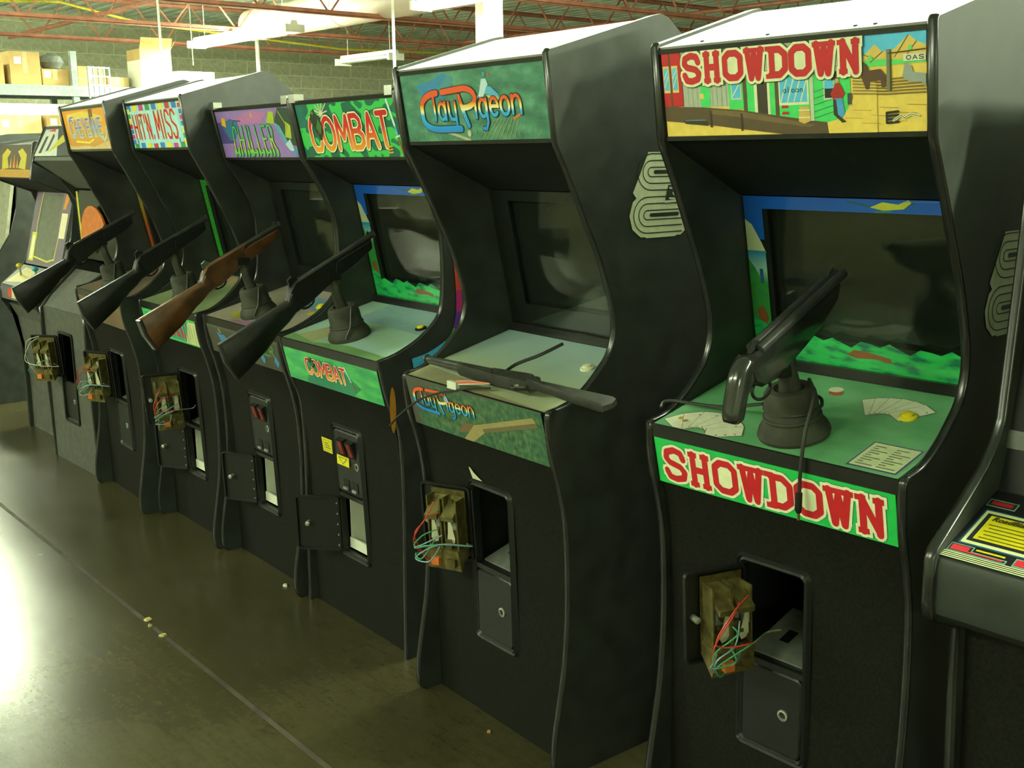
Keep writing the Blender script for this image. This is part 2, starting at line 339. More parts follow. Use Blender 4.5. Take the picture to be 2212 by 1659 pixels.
# ribbed metal ceiling deck: flutes run along x
mb = MB(); y = Y0; rows = []
while y < Y1 - 0.01:
    for dy, dz in ((0, 0), (0.09, 0), (0.11, 0.045), (0.2, 0.045), (0.22, 0)): rows.append((y + dy, ZC + dz))
    y += 0.22
ids = [[mb.P((xx, yy, zz)) for yy, zz in rows] for xx in (X0, X1)]
for k in range(len(rows) - 1): mb.face((ids[0][k], ids[0][k+1], ids[1][k+1], ids[1][k]))
tag(mb.build('ceiling', DECK, smooth=0), 'ribbed galvanised metal roof deck above the joists', 'ceiling', kind='structure')
mb = MB().box((X0 - 0.2, Y0, 0), (X0, Y1, ZC + 0.05)); wl = mb.build('wall_left', MORTAR, smooth=0)
tag(wl, 'painted concrete block end wall behind the shelving', 'wall', kind='structure')
bme = None; n = 0; rest = MB()
for r in range(18):
    for c in range(54):
        yy = Y0 + 0.2 + c*0.406 + (0.203 if r % 2 else 0); zz = 0.1 + r*0.203
        if yy > Y1 - 0.2: continue
        vis = 1.9 < yy < 11.6 and zz > 1.75
        if vis and n < 300:
            if bme is None:
                t = MB(); bev = 0.006
                o1 = [(0, -.199, -.0975), (0, .199, -.0975), (0, .199, .0975), (0, -.199, .0975)]; o2 = [(.009, p[1]*(1-bev/.199), p[2]*(1-bev/.0975)) for p in o1]
                t.layers([o1, o2]); ob = t.build('block', BLOCK, wl, smooth=0); bme = ob.data; ob.location = (X0 + .0005, yy, zz)
            else: link('block', bme, wl, (X0 + .0005, yy, zz))
            n += 1
        else: rest.box((X0, yy - .198, zz - .0965), (X0 + .008, yy + .198, zz + .0965))
tag(rest.build('remaining_blocks', BLOCK, wl, smooth=0), kind='stuff')
for nm, a, c2, lb in (('wall_back', (X0, Y1, 0), (X1, Y1 + .2, ZC), 'painted block wall far behind the cabinet row'), ('wall_right', (X1, Y0, 0), (X1 + .2, Y1, ZC), 'painted block wall at the near end of the hall'), ('wall_front', (X0, Y0 - .2, 0), (X1, Y0, ZC), 'painted block wall across the aisle behind the viewer')):
    tag(MB().box(a, c2).build(nm, BLOCK, smooth=0), lb, 'wall', kind='structure')

# ---------------------------------------------------------------- roof steel
ZB, ZT = 3.02, 3.56
rod_me = {}
def joist(x, label):
    t = thing('roof_joist', (x, 0, 0), label, 'roof joist', group='red open web roof joists')
    for nm, z in (('bottom_chord', ZB), ('top_chord', ZT)):
        m_ = MB(); m_.box((-.035, Y0 + .05, z - .006), (.035, Y1 - .05, z + .006)); s_ = 1 if z == ZB else -1
        m_.box((-.035, Y0 + .05, min(z, z + s_*.045)), (-.027, Y1 - .05, max(z, z + s_*.045))); m_.box((.027, Y0 + .05, min(z, z + s_*.045)), (.035, Y1 - .05, max(z, z + s_*.045)))
        m_.build(nm, PRIMER, t, smooth=0)
    far = MB(); y = Y0 + .4; up = True
    while y < Y1 - .8:
        a = (0, y, ZB + .01 if up else ZT - .01); c = (0, y + .42, ZT - .01 if up else ZB + .01)
        if 2.2 < y < 12.8:
            if up not in rod_me:
                o_ = MB().tube([(0, 0, ZB + .01 if up else ZT - .01), (0, .42, ZT - .01 if up else ZB + .01)], .011, 6).build('web_rod', PRIMER, t); rod_me[up] = o_.data
            else: o_ = link('web_rod', rod_me[up], t)
            o_.location = (0, y, 0)
        else: far.tube([a, c], .011, 5)
        y += .42; up = not up
    tag(far.build('remaining_web_rods', PRIMER, t), kind='stuff')
JX = [-13.3, -11.2, -9.1, -7.0, -4.9]
JL = ['red open web joist closest to the block end wall', 'red open web joist second from the block end wall', 'red open web joist above the far lit lamp', 'red open web joist above the lit lamp behind the grey green marquee', 'red open web joist nearest to the viewer']
for x, l in zip(JX, JL): joist(x, l)
def bar(name, a, c, r, m_, label, cat, n=10, group=None):
    a = Vector(a); t = MB().tube([Vector((0, 0, 0)), Vector(c) - a], r, n).build(name, m_); t.location = a; return tag(t, label, cat, group)
bar('bridging_bar', (-15.3, 3.62, 3.2), (-5, 3.62, 3.2), .028, PRIMER, 'long red bridging bar crossing the joists at upper left', 'bridging bar', 6)
bar('bridging_bar', (-15.3, 9.4, 3.2), (-5, 9.4, 3.2), .022, PRIMER, 'thin red bridging bar crossing the joists above the block wall', 'bridging bar', 6)
YP = mat('yellow_gas_pipe', (0.62, 0.52, 0.05), 0.5)
t = MB().tube([(-12.4, 2.0, 3.28), (-12.4, 3.3, 3.36), (-12.7, 4.4, 3.22), (-12.8, 7.5, 3.05), (-12.9, 10, 3.1)], .016, 8).build('yellow_cable', YP); tag(t, 'sagging yellow cable strung under the roof deck', 'cable')
d = thing('air_duct', (0, 0, 0), 'long round cream painted air duct hung among the joists', 'duct')
dm = MB().tube([(-12.2, 5.75, 3.22), (-4.0, 5.75, 3.22)], .2, 28).build('duct_body', DUCTM, d)
for xx in (-11.9, -10.0, -8.0, -6.0): MB().tube([(xx - .02, 5.75, 3.22), (xx + .02, 5.75, 3.22)], .208, 28).build('duct_collar', DUCTM, d)
cl = thing('steel_column', (-6.95, 5.75 - .3, 0), 'painted steel roof column with red edge behind the grey green marquee', 'column')
MB().box((-.09, -.004, 0), (.09, .004, 3.6)).build('web_plate', FIXT, cl, 0); MB().box((-.1, -.09, 0), (-.088, .09, 3.6)).build('flange', PRIMER, cl, 0); MB().box((.088, -.09, 0), (.1, .09, 3.6)).build('flange', FIXT, cl, 0)

# ---------------------------------------------------------------- fluorescent lamps
def lamp(x, y, power, label, lit=True, z=2.9, ln=2.44):
    t = thing('fluorescent_lamp', (x, y, z), label, 'lamp', group='ceiling strip lamps')
    h = ln / 2
    MB().hexa([(-h, -.055, .055), (h, -.055, .055), (h, .055, .055), (-h, .055, .055), (-h, -.035, .11), (h, -.035, .11), (h, .035, .11), (-h, .035, .11)]).build('housing', FIXT, t, 0)
    if lit: MB().prism([(-.10, .055), (-.115, .03), (-.10, .0), (-.06, -.018), (.06, -.018), (.10, .0), (.115, .03), (.10, .055)], lambda p, x_: (x_, p[0], p[1]), -h + .02, h - .02).build('glare_shell', GLARE_ON, t)  # added glowing shell, thickened to imitate glare round bare tubes
    for s in (-1, 1):
        if not lit: MB().tube([(-h + .04, s*.06, .03), (h - .04, s*.06, .03)], .019, 10).build('tube', TUBE_OFF, t)
        MB().box((s*h - .02, -.12, -.02), (s*h + .02, .12, .065)).build('end_cap', FIXT, t, 0)
        MB().tube([(s*h*.8, 0, .1), (s*h*.8, 0, ZC - z)], .004, 6).build('hanger', FIXT, t)
    if lit:
        L = bpy.data.lights.new('lamp_light', 'AREA'); L.shape = 'RECTANGLE'; L.size = ln - .1; L.size_y = .16; L.energy = power; L.color = LAMP_COLOR
        lo = bpy.data.objects.new('lamp_light', L); COL.objects.link(lo); lo.parent = t; lo.location = (0, 0, -0.025)
LL = ['lit strip lamp hanging in front of the block wall at upper left', 'lit strip lamp hanging at top behind the grey green marquee', 'lit strip lamp behind the western cabinet', 'lit strip lamp behind the right hand cabinet',
      'lit strip lamp over the far end of the row', 'lit strip lamp above the cut off cabinet at left', 'lit strip lamp above the orange sunset cabinet', 'lit strip lamp above the western and grey green cabinets', 'lit strip lamp above the near end of the row',
      'lit strip lamp across the aisle at the far end', 'second lit strip lamp from the far end across the aisle', 'lit strip lamp across the aisle in the middle', 'lit strip lamp across the aisle at the near end']
for (x, y, p), l in zip(LAMPS, LL): lamp(x, y, p, l)
lamp(-10.95, 6.75, 0, 'unlit white strip lamp hanging before the block wall', False, 2.72, 1.22)
bar('hanging_cord', (-8.93, 2.97, 2.35), (-8.93, 2.97, 3.62), .012, FIXT, 'pale cord hanging over the boxes at upper left', 'cord')
bar('hanging_cord', (-9.4, 3.52, 2.45), (-9.4, 3.52, 3.62), .006, FIXT, 'thin cord hanging at the left end of the far lit lamp', 'cord')
bar('hanging_cord', (-7.6, 4.77, 2.2), (-7.6, 4.77, 3.62), .014, FIXT, 'knotted pale cord hanging beside the grey green marquee', 'cord')
bar('hanging_cord', (-12.9, 6.2, 2.62), (-12.9, 6.2, 3.62), .03, FIXT, 'white cord hanging close to the block wall under the far lit lamp', 'cord')

# ---------------------------------------------------------------- storage rack with boxes
RX = -12.0
rk = thing('storage_rack', (RX, 0, 0), 'grey steel storage rack with two loaded shelves by the end wall', 'rack')
for yy in (0.4, 3.25, 5.3):
    for dx in (0, -.75): MB().box((dx - .035, yy - .035, 0), (dx + .035, yy + .035, 2.76 if yy < 5 else 2.3)).build('upright', RACKM, rk, 0)
for z in (2.30, 1.66, 0.9):
    for dx in (0.03, -.78):
        MB().box((dx - .025, .4, z - .06), (dx + .025, 5.3, z + .06)).build('beam', RACKM, rk, 0)
    MB().box((-.76, .4, z + .03), (.02, 5.3, z + .058)).build('shelf_board', FIXT if z == 1.66 else RACKM, rk, 0)
tag(MB().box((RX - .7, .45, 2.02), (RX - .04, 3.9, 2.15)).build('white_panel_stack', WHITEBOX, smooth=0), 'long white panel stack lying between the rack shelves', 'panel')
for yy in (0.8, 2.0, 3.5): tag(MB().box((RX - .5, yy, 1.720), (RX - .4, yy + .2, 2.0195)).build('support_block', CARD, smooth=0), 'cardboard carton holding up the white panels, %s' % {0.8: 'leftmost of three', 2.0: 'middle of three', 3.5: 'rightmost of three'}[yy], 'carton')
def carton(x, y, z, dx, dy, dz, label, m_=None, open_=False, sticker=None, rz=0, grp='cardboard boxes on the rack'):
    t = thing('cardboard_box', (x, y, z), label, 'box', rz, grp); m_ = m_ or CARD
    MB().box((-dx/2, -dy/2, 0), (dx/2, dy/2, dz)).build('box_body', m_, t, 0)
    if open_:
        MB().hexa([(dx/2 - .004, -dy/2, dz), (dx/2, -dy/2, dz), (dx/2, dy/2, dz), (dx/2 - .004, dy/2, dz), (dx/2 + .06, -dy/2, dz + .13), (dx/2 + .064, -dy/2, dz + .13), (dx/2 + .064, dy/2, dz + .13), (dx/2 + .06, dy/2, dz + .13)]).build('flap', m_, t, 0)
        MB().hexa([(-dx/2, dy/2 - .004, dz), (dx/2, dy/2 - .004, dz), (dx/2, dy/2, dz), (-dx/2, dy/2, dz), (-dx/2, dy/2 + .06, dz + .1), (dx/2, dy/2 + .06, dz + .1), (dx/2, dy/2 + .064, dz + .1), (-dx/2, dy/2 + .064, dz + .1)]).build('flap', m_, t, 0)
    else: MB().box((dx/2 - .0005, -.025, dz*.35), (dx/2 + .001, .025, dz)).build('tape', TAPE, t, 0)
    if sticker:
        u, v = sticker; MB().box((dx/2 + .0005, u - .04, v - .04), (dx/2 + .002, u + .04, v + .04)).build('paper_label', PAPER, t, 0)
    return t
ZS = 2.361
carton(RX - .2, 2.25, ZS, .4, .42, .24, 'plain tan box at far left of the upper shelf', CARD)
carton(RX - .2, 2.70, ZS, .4, .34, .37, 'tall tan box with a white label on the upper shelf', CARD, sticker=(-.08, .27))
carton(RX - .25, 3.05, ZS, .4, .30, .19, 'low tan box with a white label left of the rack upright', CARD, sticker=(-.09, .13))
carton(RX - .3, 3.50, ZS, .4, .32, .24, 'tan box just right of the rack upright', CARD)
carton(RX - .3, 3.85, ZS, .3, .26, .13, 'small low box between the upright and the white carton', CARD2)
carton(RX - .1, 4.24, ZS, .4, .40, .33, 'bright white carton under the open box', WHITEBOX)
carton(RX - .1, 4.24, ZS + .331, .4, .40, .13, 'open cardboard box stacked on the white carton', CARD, True)
carton(RX - .2, 4.82, ZS, .4, .48, .22, 'pale box at the right end of the upper shelf', WHITEBOX)
carton(RX - .5, 5.19, ZS, .3, .24, .13, 'little tan box at the far right end of the upper shelf', CARD)
ZS = 1.721
carton(RX - .1, 2.55, ZS, 0.4, .48, .296, 'wide tan box with a white label on the lower shelf', CARD2, sticker=(-.16, .2))
carton(RX - .1, 3.02, ZS, 0.4, .34, .296, 'tan box with a bright label on the lower shelf', CARD, sticker=(-.09, .22))
carton(RX - .12, 3.42, ZS, 0.4, .2, .286, 'narrow pale box on the lower shelf beside the slanted marquee cabinet', CARD2)
tag(MB().box((RX - .2, 3.66, 2.151), (RX - .06, 3.89, 2.265)).build('red_carton', mat('red_carton_print', (0.5, 0.03, 0.04), 0.5), smooth=0), 'small red carton lying on the white panels', 'box')
lr = thing('wire_rack_panel', (RX + .25, 3.32, 2.16), 'small pale grid panel leaning at the rack end', 'grid panel', 0.2)
for k in range(5): MB().box((-.01, k*.07, 0), (.01, k*.07 + .015, .42)).build('grid_bar', RACKM, lr, 0)
for k in range(5): MB().box((-.012, 0, k*.1), (.008, .295, k*.1 + .015)).build('grid_bar', RACKM, lr, 0)
tag(MB().box((RX + .16, 3.2, 0.0), (RX + .6, 3.75, 2.155)).build('metal_locker', RACKM, smooth=0), 'tall grey metal locker standing below the grid panel', 'locker')
bw = tag(MB().lathe([(.02, 0), (.1, .02), (.15, .09), (.12, .16), (.02, .2)], (RX - .3, 3.1, 2.551), n=14).build('plastic_bag', mat('clear_grey_plastic_bag', (0.25, 0.28, 0.27), 0.25)), 'crumpled grey plastic bag on the low tan box', 'bag')
carton(X0 + .35, 9.6, 2.3, .3, 1.0, .16, 'long tan box on the ledge by the block wall above the camouflage marquee', CARD2, grp='far boxes')
wk = thing('wall_shelf', (X0 + .3, 9.6, 0), 'grey shelf unit against the block wall holding the long tan box', 'shelf')
MB().box((-.28, -.8, 2.25), (.25, .8, 2.299)).build('shelf_board', RACKM, wk, 0)
for yy in (-.75, .75): MB().box((-.28, yy - .03, 0), (.2, yy + .03, 2.25)).build('upright', RACKM, wk, 0)
# ---------------------------------------------------------------- gun cabinets
W = 0.64; IN = 0.022
LOW = spline([(.045, 0), (.024, .010), (.016, .04), (.018, .1), (.035, .2), (.052, .3), (.060, .4), (.062, .52), (.057, .64), (.048, .71), (.030, .785), (.013, .84), (.003, .90), (0, .948)], 3)
MID = spline([(.003, .957), (.06, .968), (.118, 1.0), (.162, 1.039), (.19, 1.07), (.205, 1.11), (.208, 1.146), (.198, 1.203), (.16, 1.305), (.116, 1.393), (.074, 1.479), (.028, 1.565)], 4)
FRONT1 = LOW + MID + [(.024, 1.578), (-.001, 1.766), (.004, 1.772)]
PROF1 = FRONT1 + [(.32, 1.862), (.345, 1.867), (.37, 1.859), (.39, 1.843), (.80, 1.53), (.80, 0)]
LOWC = spline([(.062, 0), (.066, .2), (.072, .45), (.072, .62), (.062, .74), (.03, .82), (.004, .93)], 3)
MIDC = spline([(-.002, .957), (.06, .970), (.14, 1.005), (.2, 1.05), (.225, 1.09), (.235, 1.16), (.236, 1.26), (.228, 1.34), (.19, 1.43), (.128, 1.528)], 4)
FRONT2 = LOWC + MIDC + [(.122, 1.54), (.082, 1.724), (.086, 1.732)]
PROF2 = FRONT2 + [(.60, 1.735), (.80, 1.60), (.80, 0)]
FRONT3 = LOW + MIDC + [(.122, 1.54), (.082, 1.724), (.086, 1.732)]
PROF3 = FRONT3 + [(.60, 1.735), (.80, 1.60), (.80, 0)]
FP = [(0, .088), (.3, .085), (.5, .080), (.62, .073), (.69, .066), (.77, .05), (.83, .030)]   # front panel (z, y)
HX0, HX1, HZ0, HZ1 = .228, .390, .240, .677
def trim(front, x0, x1, parent):
    rings = []
    n = len(front)
    for i in range(n):
        a = Vector(front[max(0, i-1)]); c = Vector(front[min(n-1, i+1)]); d = (c - a).normalized(); nn = Vector((-d.y, d.x)); p = Vector(front[i])
        rings.append([(x0 + (x1-x0)*u, p.x + nn.x*h, p.y + nn.y*h) for u, h in ((0, -.002), (.02, .002), (.2, .0042), (.5, .005), (.8, .0042), (.98, .002), (1, -.002))])
    return MB().layers(rings, close=False, caps=False).build('edge_trim', TRIM, parent, 1.0)
def zy(p, x): return (x, p[0], p[1])
def doorframe(cb):
    """raised twin ridge surround of the coin opening"""
    m = MB(); o = rrect(.212, .224, .406, .692, .022); i1 = rrect(.218, .230, .400, .686, .018); i2 = rrect(.226, .238, .392, .678, .014); i3 = rrect(.231, .243, .387, .673, .012)
    yo = lambda z: interp(FP, z)
    rg = [[(p[0], yo(p[1]) + .001, p[1]) for p in o], [(p[0], yo(p[1]) - .008, p[1]) for p in i1], [(p[0], yo(p[1]) - .004, p[1]) for p in offset(i1, .004)], [(p[0], yo(p[1]) - .008, p[1]) for p in i2], [(p[0], yo(p[1]) - .002, p[1]) for p in i3], [(p[0], yo(p[1]) + .02, p[1]) for p in i3]]
    m.layers(rg, caps=False); m.box((.228, yo(.45) - .005, .438), (.390, yo(.45) + .015, .452))
    return m.build('coin_door_frame', DOORM, cb)
def hinge(z0, phi, hx=.231, n=0):
    ph = math.radians(phi); ud = Vector((math.cos(ph), -math.sin(ph), 0)); nd = Vector((math.sin(ph), math.cos(ph), 0))
    def f(p):   # (u, n, z): n > 0 towards the inside of the closed door
        y0 = interp(FP, z0 + p[2]) - .006
        return Vector((hx, y0, z0 + p[2])) + ud*p[0] + nd*p[1]
    return f
def door(cb, z0, z1, phi, name, lock=True):
    f = hinge(z0, phi); h = z1 - z0; w_ = .155
    m = MB(f); o = rrect(0, 0, w_, h, .014); i = offset(o, .010) if True else o
    m.layers([[(p[0], .0, p[1]) for p in offset(o, .004)], [(p[0], .003, p[1]) for p in o], [(p[0], .014, p[1]) for p in o], [(p[0], .014, p[1]) for p in offset(o, .006)], [(p[0], .005, p[1]) for p in offset(o, .008)]])
    d = m.build(name, DOORM, cb)
    MB(f).tube([(-.002, .004, .01), (-.002, .004, h - .01)], .005, 8).build('hinge', DOORM, d)
    if lock:
        k = MB(f); c = (w_*.72 if h < .21 else w_*.86, h*.5)
        k.layers([[(c[0] + r*math.cos(a*.5236), n_, c[1] + r*math.sin(a*.5236)) for a in range(12)] for r, n_ in ((.013, .002), (.013, -.004), (.009, -.005), (.008, .001))]); k.build('lock', STEEL, d)
        k = MB(f); k.layers([[(c[0] + r*math.cos(a*.5236), n_, c[1] + r*math.sin(a*.5236)) for a in range(12)] for r, n_ in ((.008, .005), (.008, .026), (.004, .028))]); k.build('lock_barrel', STEEL, d)
    return d, f
def mechs(d, f, h, seed, white=False):
    rnd = random.Random(seed)
    pl = MB(f); pl.box((.014, .012, .02), (.118, .016, h - .012)); pl.build('mechanism_plate', BRASSD, d, 0)
    for k, u in enumerate((.018, .068)):
        m = MB(f); m.mi = 0
        m.box((u, .016, .045), (u + .004, .062, h - .03)); m.box((u + .042, .016, .05), (u + .046, .055, h - .025))
        m.hexa([(u + .004, .016, h - .04), (u + .042, .016, h - .04), (u + .042, .075, h - .085), (u + .004, .075, h - .085), (u + .004, .016, h - .028), (u + .042, .016, h - .028), (u + .042, .078, h - .072), (u + .004, .078, h - .072)])
        m.mi = 1; m.box((u + .006, .018, .06), (u + .040, .034, h - .05)); m.mi = 0
        m.hexa([(u - .006, .016, .02), (u + .05, .016, .02), (u + .052, .06, -.015), (u - .004, .06, -.015), (u - .006, .016, .055), (u + .05, .016, .055), (u + .046, .07, .045), (u, .07, .045)])
        m.mi = 2; m.box((u + .008, .034, h*.44), (u + .03, .040, h*.66))
        for q in range(9):
            a0 = rnd.uniform(0, .03); z_ = rnd.uniform(.02, h - .06); n_ = rnd.uniform(.034, .066); m.mi = rnd.choice((0, 1, 1, 2, 1)); sx = rnd.uniform(.006, .016); sz = rnd.uniform(.006, .03)
            m.hexa([(u + a0, n_ - .014, z_), (u + a0 + sx, n_ - .014, z_ + rnd.uniform(-.006, .006)), (u + a0 + sx, n_, z_), (u + a0, n_, z_), (u + a0 + .004, n_ - .014, z_ + sz), (u + a0 + sx, n_ - .014, z_ + sz), (u + a0 + sx + .004, n_, z_ + sz), (u + a0, n_, z_ + sz)])
        m.build('coin_mechanism', [BRASS, BRASSD, STEEL], d, 0)
        lv = MB(f); lv.hexa([(u + .014, .058, h*.30), (u + .026, .058, h*.28), (u + .034, .062, h*.34), (u + .010, .062, h*.36), (u + .016, .07, h*.62), (u + .024, .07, h*.62), (u + .03, .064, h*.44), (u + .012, .064, h*.44)]); lv.build('reject_lever', IVORY, d, 0)
        sw = MB(f); sw.box((u + .006, .062, .0), (u + .03, .078, .022)); sw.build('micro_switch', ORANGEP if k else BRASSD, d, 0)
    wires = [(REDW, .75), (REDW, .7), (GREENW, .5), (BLUEW, .45), (GREENW, .3), (BLUEW, .2)] if not white else [(WHITEW, 1.0), (WHITEW, .9), (GREENW, .4)]
    for wm, hh in wires:
        p = [(.05 + rnd.uniform(-.02, .04), .07, h*hh + rnd.uniform(-.02, .02)), (.10 + rnd.uniform(-.02, .02), .09 + rnd.uniform(0, .02), h*hh - rnd.uniform(0, .04)), (.135, .085 + rnd.uniform(0, .02), h*.5*hh), (.12 + rnd.uniform(-.03, .02), .07 + rnd.uniform(-.02, .02), rnd.uniform(-.01, .03)), (.03 + rnd.uniform(0, .1), .05, rnd.uniform(-.01, .04))]
        if rnd.random() < .55: p = p[:3] + [(.05, .11, h*.35), (-.02, .06, h*.3), (-.03, .10, h*.4)]
        MB(f).tube(spline(p, 5), .0019, 5).build('wire', wm, d)
def cabinet(spec):
    global W
    W = spec.get('w', .64)
    t = thing('arcade_cabinet', (spec['x'], spec['y'], 0), spec['label'], 'arcade cabinet', math.radians(spec['rot']), 'gun game cabinets in a row')
    kind = spec.get('kind', 1); prof, front = {1: (PROF1, FRONT1), 2: (PROF2, FRONT2), 3: (PROF3, FRONT3)}[kind]
    for x0 in (0, W - .02):
        sp = MB().prism(prof, zy, x0, x0 + .02).build('side_panel', BLACK, t, 0.5); trim(front, x0, x0 + .02, sp)
    a, c = IN - .002, W - IN + .002
    # front panel around the coin opening
    fpz = [z for z, y in FP]
    def seg(z0, z1):
        zs = sorted(set([z0, z1] + [z for z in fpz if z0 < z < z1])); fr = [(interp(FP, z), z) for z in zs]
        return fr + [(y + .016, z) for y, z in reversed(fr)]
    m = MB(); m.prism(seg(0.0, .83), zy, a, HX0); m.prism(seg(0.0, .83), zy, HX1, c); m.prism(seg(HZ1, .83), zy, HX0, HX1); m.prism(seg(0.0, HZ0), zy, HX0, HX1)
    m.build('front_panel', PANEL, t, 0.3)
    doorframe(t)
    # control panel board, lip and apron
    m = MB(); m.prism([(.000, .954), (.362, 1.042), (.362, 1.026), (.004, .938)], zy, a, c); m.build('control_panel', BLACKM, t, 0)
    m = MB(); m.prism([(-.001, .9545), (.010, .9535), (.016, .925), (.001, .925)], zy, a, c); m.build('panel_lip', TRIM, t, 0)
    m = MB(); m.prism([(.003, .926), (.0276, .817), (.045, .82), (.02, .926)], zy, a, c); m.build('apron', BLACKM, t, 0)
    # monitor: shroud, bezel, tube, glass
    gy = lambda z: .375 - (z - 1.06) * (.080 / .387)
    m = MB(); m.prism([(.362, 1.040), (.378, 1.044), (gy(1.065) + .006, 1.066), (gy(1.065) - .012, 1.066)], zy, a, c); m.build('glass_retainer', TRIM, t, 0)
    m = MB()
    q0, q1, z0, z1 = (.085, .555, 1.125, 1.42)
    for (xa, xb, za, zb) in ((a, q0, 1.06, 1.45), (q1, c, 1.06, 1.45), (q0, q1, 1.06, z0), (q0, q1, z1, 1.45)):
        m.hexa([(xa, gy(za) + .008, za), (xb, gy(za) + .008, za), (xb, gy(za) + .014, za), (xa, gy(za) + .014, za), (xa, gy(zb) + .008, zb), (xb, gy(zb) + .008, zb), (xb, gy(zb) + .014, zb), (xa, gy(zb) + .014, zb)])
    m.build('bezel', BLACKM, t, 0)
    m = MB(); nx, nzv = 12, 9; ids = []
    for j in range(nzv + 1):
        for i in range(nx + 1):
            u = i/nx; v = j/nzv; xx = q0 - .01 + (q1 - q0 + .02)*u; zz = z0 - .01 + (z1 - z0 + .02)*v; bul = .010*(1 - (2*u-1)**2)*(1 - (2*v-1)**2)
            ids.append(m.P((xx, gy(zz) + .026 - bul, zz)))
    for j in range(nzv):
        for i in range(nx): m.face((ids[j*(nx+1)+i], ids[j*(nx+1)+i+1], ids[(j+1)*(nx+1)+i+1], ids[(j+1)*(nx+1)+i]))
    m.build('picture_tube', CRT, t)
    m = MB(); za, zb = 1.062, 1.449
    m.hexa([(a, gy(za) - .003, za), (c, gy(za) - .003, za), (c, gy(za) + .001, za), (a, gy(za) + .001, za), (a, gy(zb) - .003, zb), (c, gy(zb) - .003, zb), (c, gy(zb) + .001, zb), (a, gy(zb) + .001, zb)]); m.build('screen_glass', GLASS, t, 0)
    # head: speaker panel, marquee, top, back
    if kind == 1: mt, mb_ = (.004, 1.760), (.033, 1.574)
    else: mt, mb_ = (.088, 1.720), (.128, 1.534)
    m = MB(); m.prism([mb_, (gy(1.45) - .004, 1.452), (gy(1.45) - .004, 1.468), (mb_[0] + .004, mb_[1] + .012)], zy, a, c); m.build('speaker_panel', BLACKM, t, 0)
    m = MB(); m.prism([mt, mb_, (mb_[0] + .008, mb_[1] + .001), (mt[0] + .008, mt[1] + .001)], zy, a, c); m.build('marquee_board', BLACKM, t, 0)
    d = (Vector(mb_) - Vector(mt)).normalized()
    for (p, s_) in ((Vector(mt), 1), (Vector(mb_), -1)):
        e = p + d*s_*.009; nn = Vector((-.985, -.17))*.004
        m = MB(); m.prism([tuple(p + nn), tuple(e + nn), tuple(e + Vector((.004, 0))), tuple(p + Vector((.004, -.0008*s_)))], zy, a, c); m.build('marquee_retainer', TRIM, t, 0)
    if kind == 1:
        m = MB(); m.prism([(.002, 1.7645), (.32, 1.855), (.345, 1.860), (.345, 1.845), (.02, 1.752)], zy, a, c); m.build('top_panel', WHITETOP, t, 0)
        m = MB(); m.prism([(.345, 1.860), (.39, 1.836), (.79, 1.53), (.79, .02), (.775, .02), (.775, 1.52), (.38, 1.825), (.345, 1.845)], zy, a, c); m.build('back_panel', BLACKM, t, 0)
        for px in spec.get('screws', ()):
            MB().lathe([(.004, -.002), (.004, .0012), (.0015, .002)], (px, .02, 1.771), (0, -.27, .96), 8).build('top_screw', BLACKM, t)
    else:
        m = MB(); m.prism([(.088, 1.722), (.6, 1.728), (.6, 1.712), (.088, 1.708)], zy, a, c); m.build('top_panel', BLACKM, t, 0)
        m = MB(); m.prism([(.6, 1.728), (.79, 1.60), (.79, .02), (.775, .02), (.775, 1.59), (.6, 1.712)], zy, a, c); m.build('back_panel', BLACKM, t, 0)
        for xx in (.03, W - .03): MB().box((xx - .02, .076, 1.715), (xx + .02, .11, 1.742)).build('marquee_clip', CHROME, t, 0)
    # coin doors
    up, lo = spec.get('up'), spec.get('lo')
    d1, f1 = door(t, .456, .671, up or 0, 'coin_door')
    if up: mechs(d1, f1, .215, spec['seed'], spec.get('whitewires', False))
    else:
        for k in range(2):
            u = .035 + k*.055; MB(f1).hexa([(u, -.002, .13), (u + .042, -.002, .13), (u + .042, .004, .13), (u, .004, .13), (u, -.018, .185), (u + .042, -.018, .185), (u + .042, .004, .195), (u, .004, .195)]).build('coin_entry', DOORM, d1, 0)
            MB(f1).hexa([(u + .009, -.008, .138), (u + .033, -.008, .138), (u + .033, -.004, .138), (u + .009, -.004, .138), (u + .009, -.0185, .182), (u + .033, -.0185, .182), (u + .033, -.014, .182), (u + .009, -.014, .182)]).build('coin_lens', RED_LENS, d1, 0)
            MB(f1).box((u + .004, -.003, .016), (u + .038, .002, .05)).build('coin_return_recess', BLACKM, d1, 0)
            MB(f1).box((u + .008, -.009, .016), (u + .034, -.001, .024)).build('coin_return_flap', STEEL, d1, 0)
    d2, f2 = door(t, .245, .436, lo or 0, 'cash_door')
    if lo:
        for k in range(5): MB(f2).tube([(.008, .002, .02 + k*.037), (.008, .017, .02 + k*.037)], .003, 6).build('rivet', STEEL, d2)
    y1 = .11
    if lo:
        m = MB(); m.box((.236, y1, .25), (.384, .30, .256)); m.box((.236, .294, .25), (.384, .30, .43)); m.box((.236, y1, .25), (.24, .30, .43)); m.box((.38, y1, .25), (.384, .30, .43)); m.box((.236, .105, .25), (.384, .112, .285)); m.build('cash_box', WHITEP, t, 0)
    if up:
        m = MB(); m.hexa([(.234, .10, .452), (.386, .10, .452), (.386, .26, .50), (.234, .26, .50), (.234, .10, .456), (.386, .10, .456), (.386, .26, .504), (.234, .26, .504)]); m.build('coin_chute_plate', STEEL, t, 0)
        for xx in (.275, .335): MB().hexa([(xx, .15, .472), (xx + .024, .15, .472), (xx + .024, .19, .484), (xx, .19, .484), (xx, .15, .4725), (xx + .024, .15, .4725), (xx + .024, .19, .4845), (xx, .19, .4845)]).build('chute_slot', BLACKM, t, 0)
    # start button
    bt = spec.get('button')
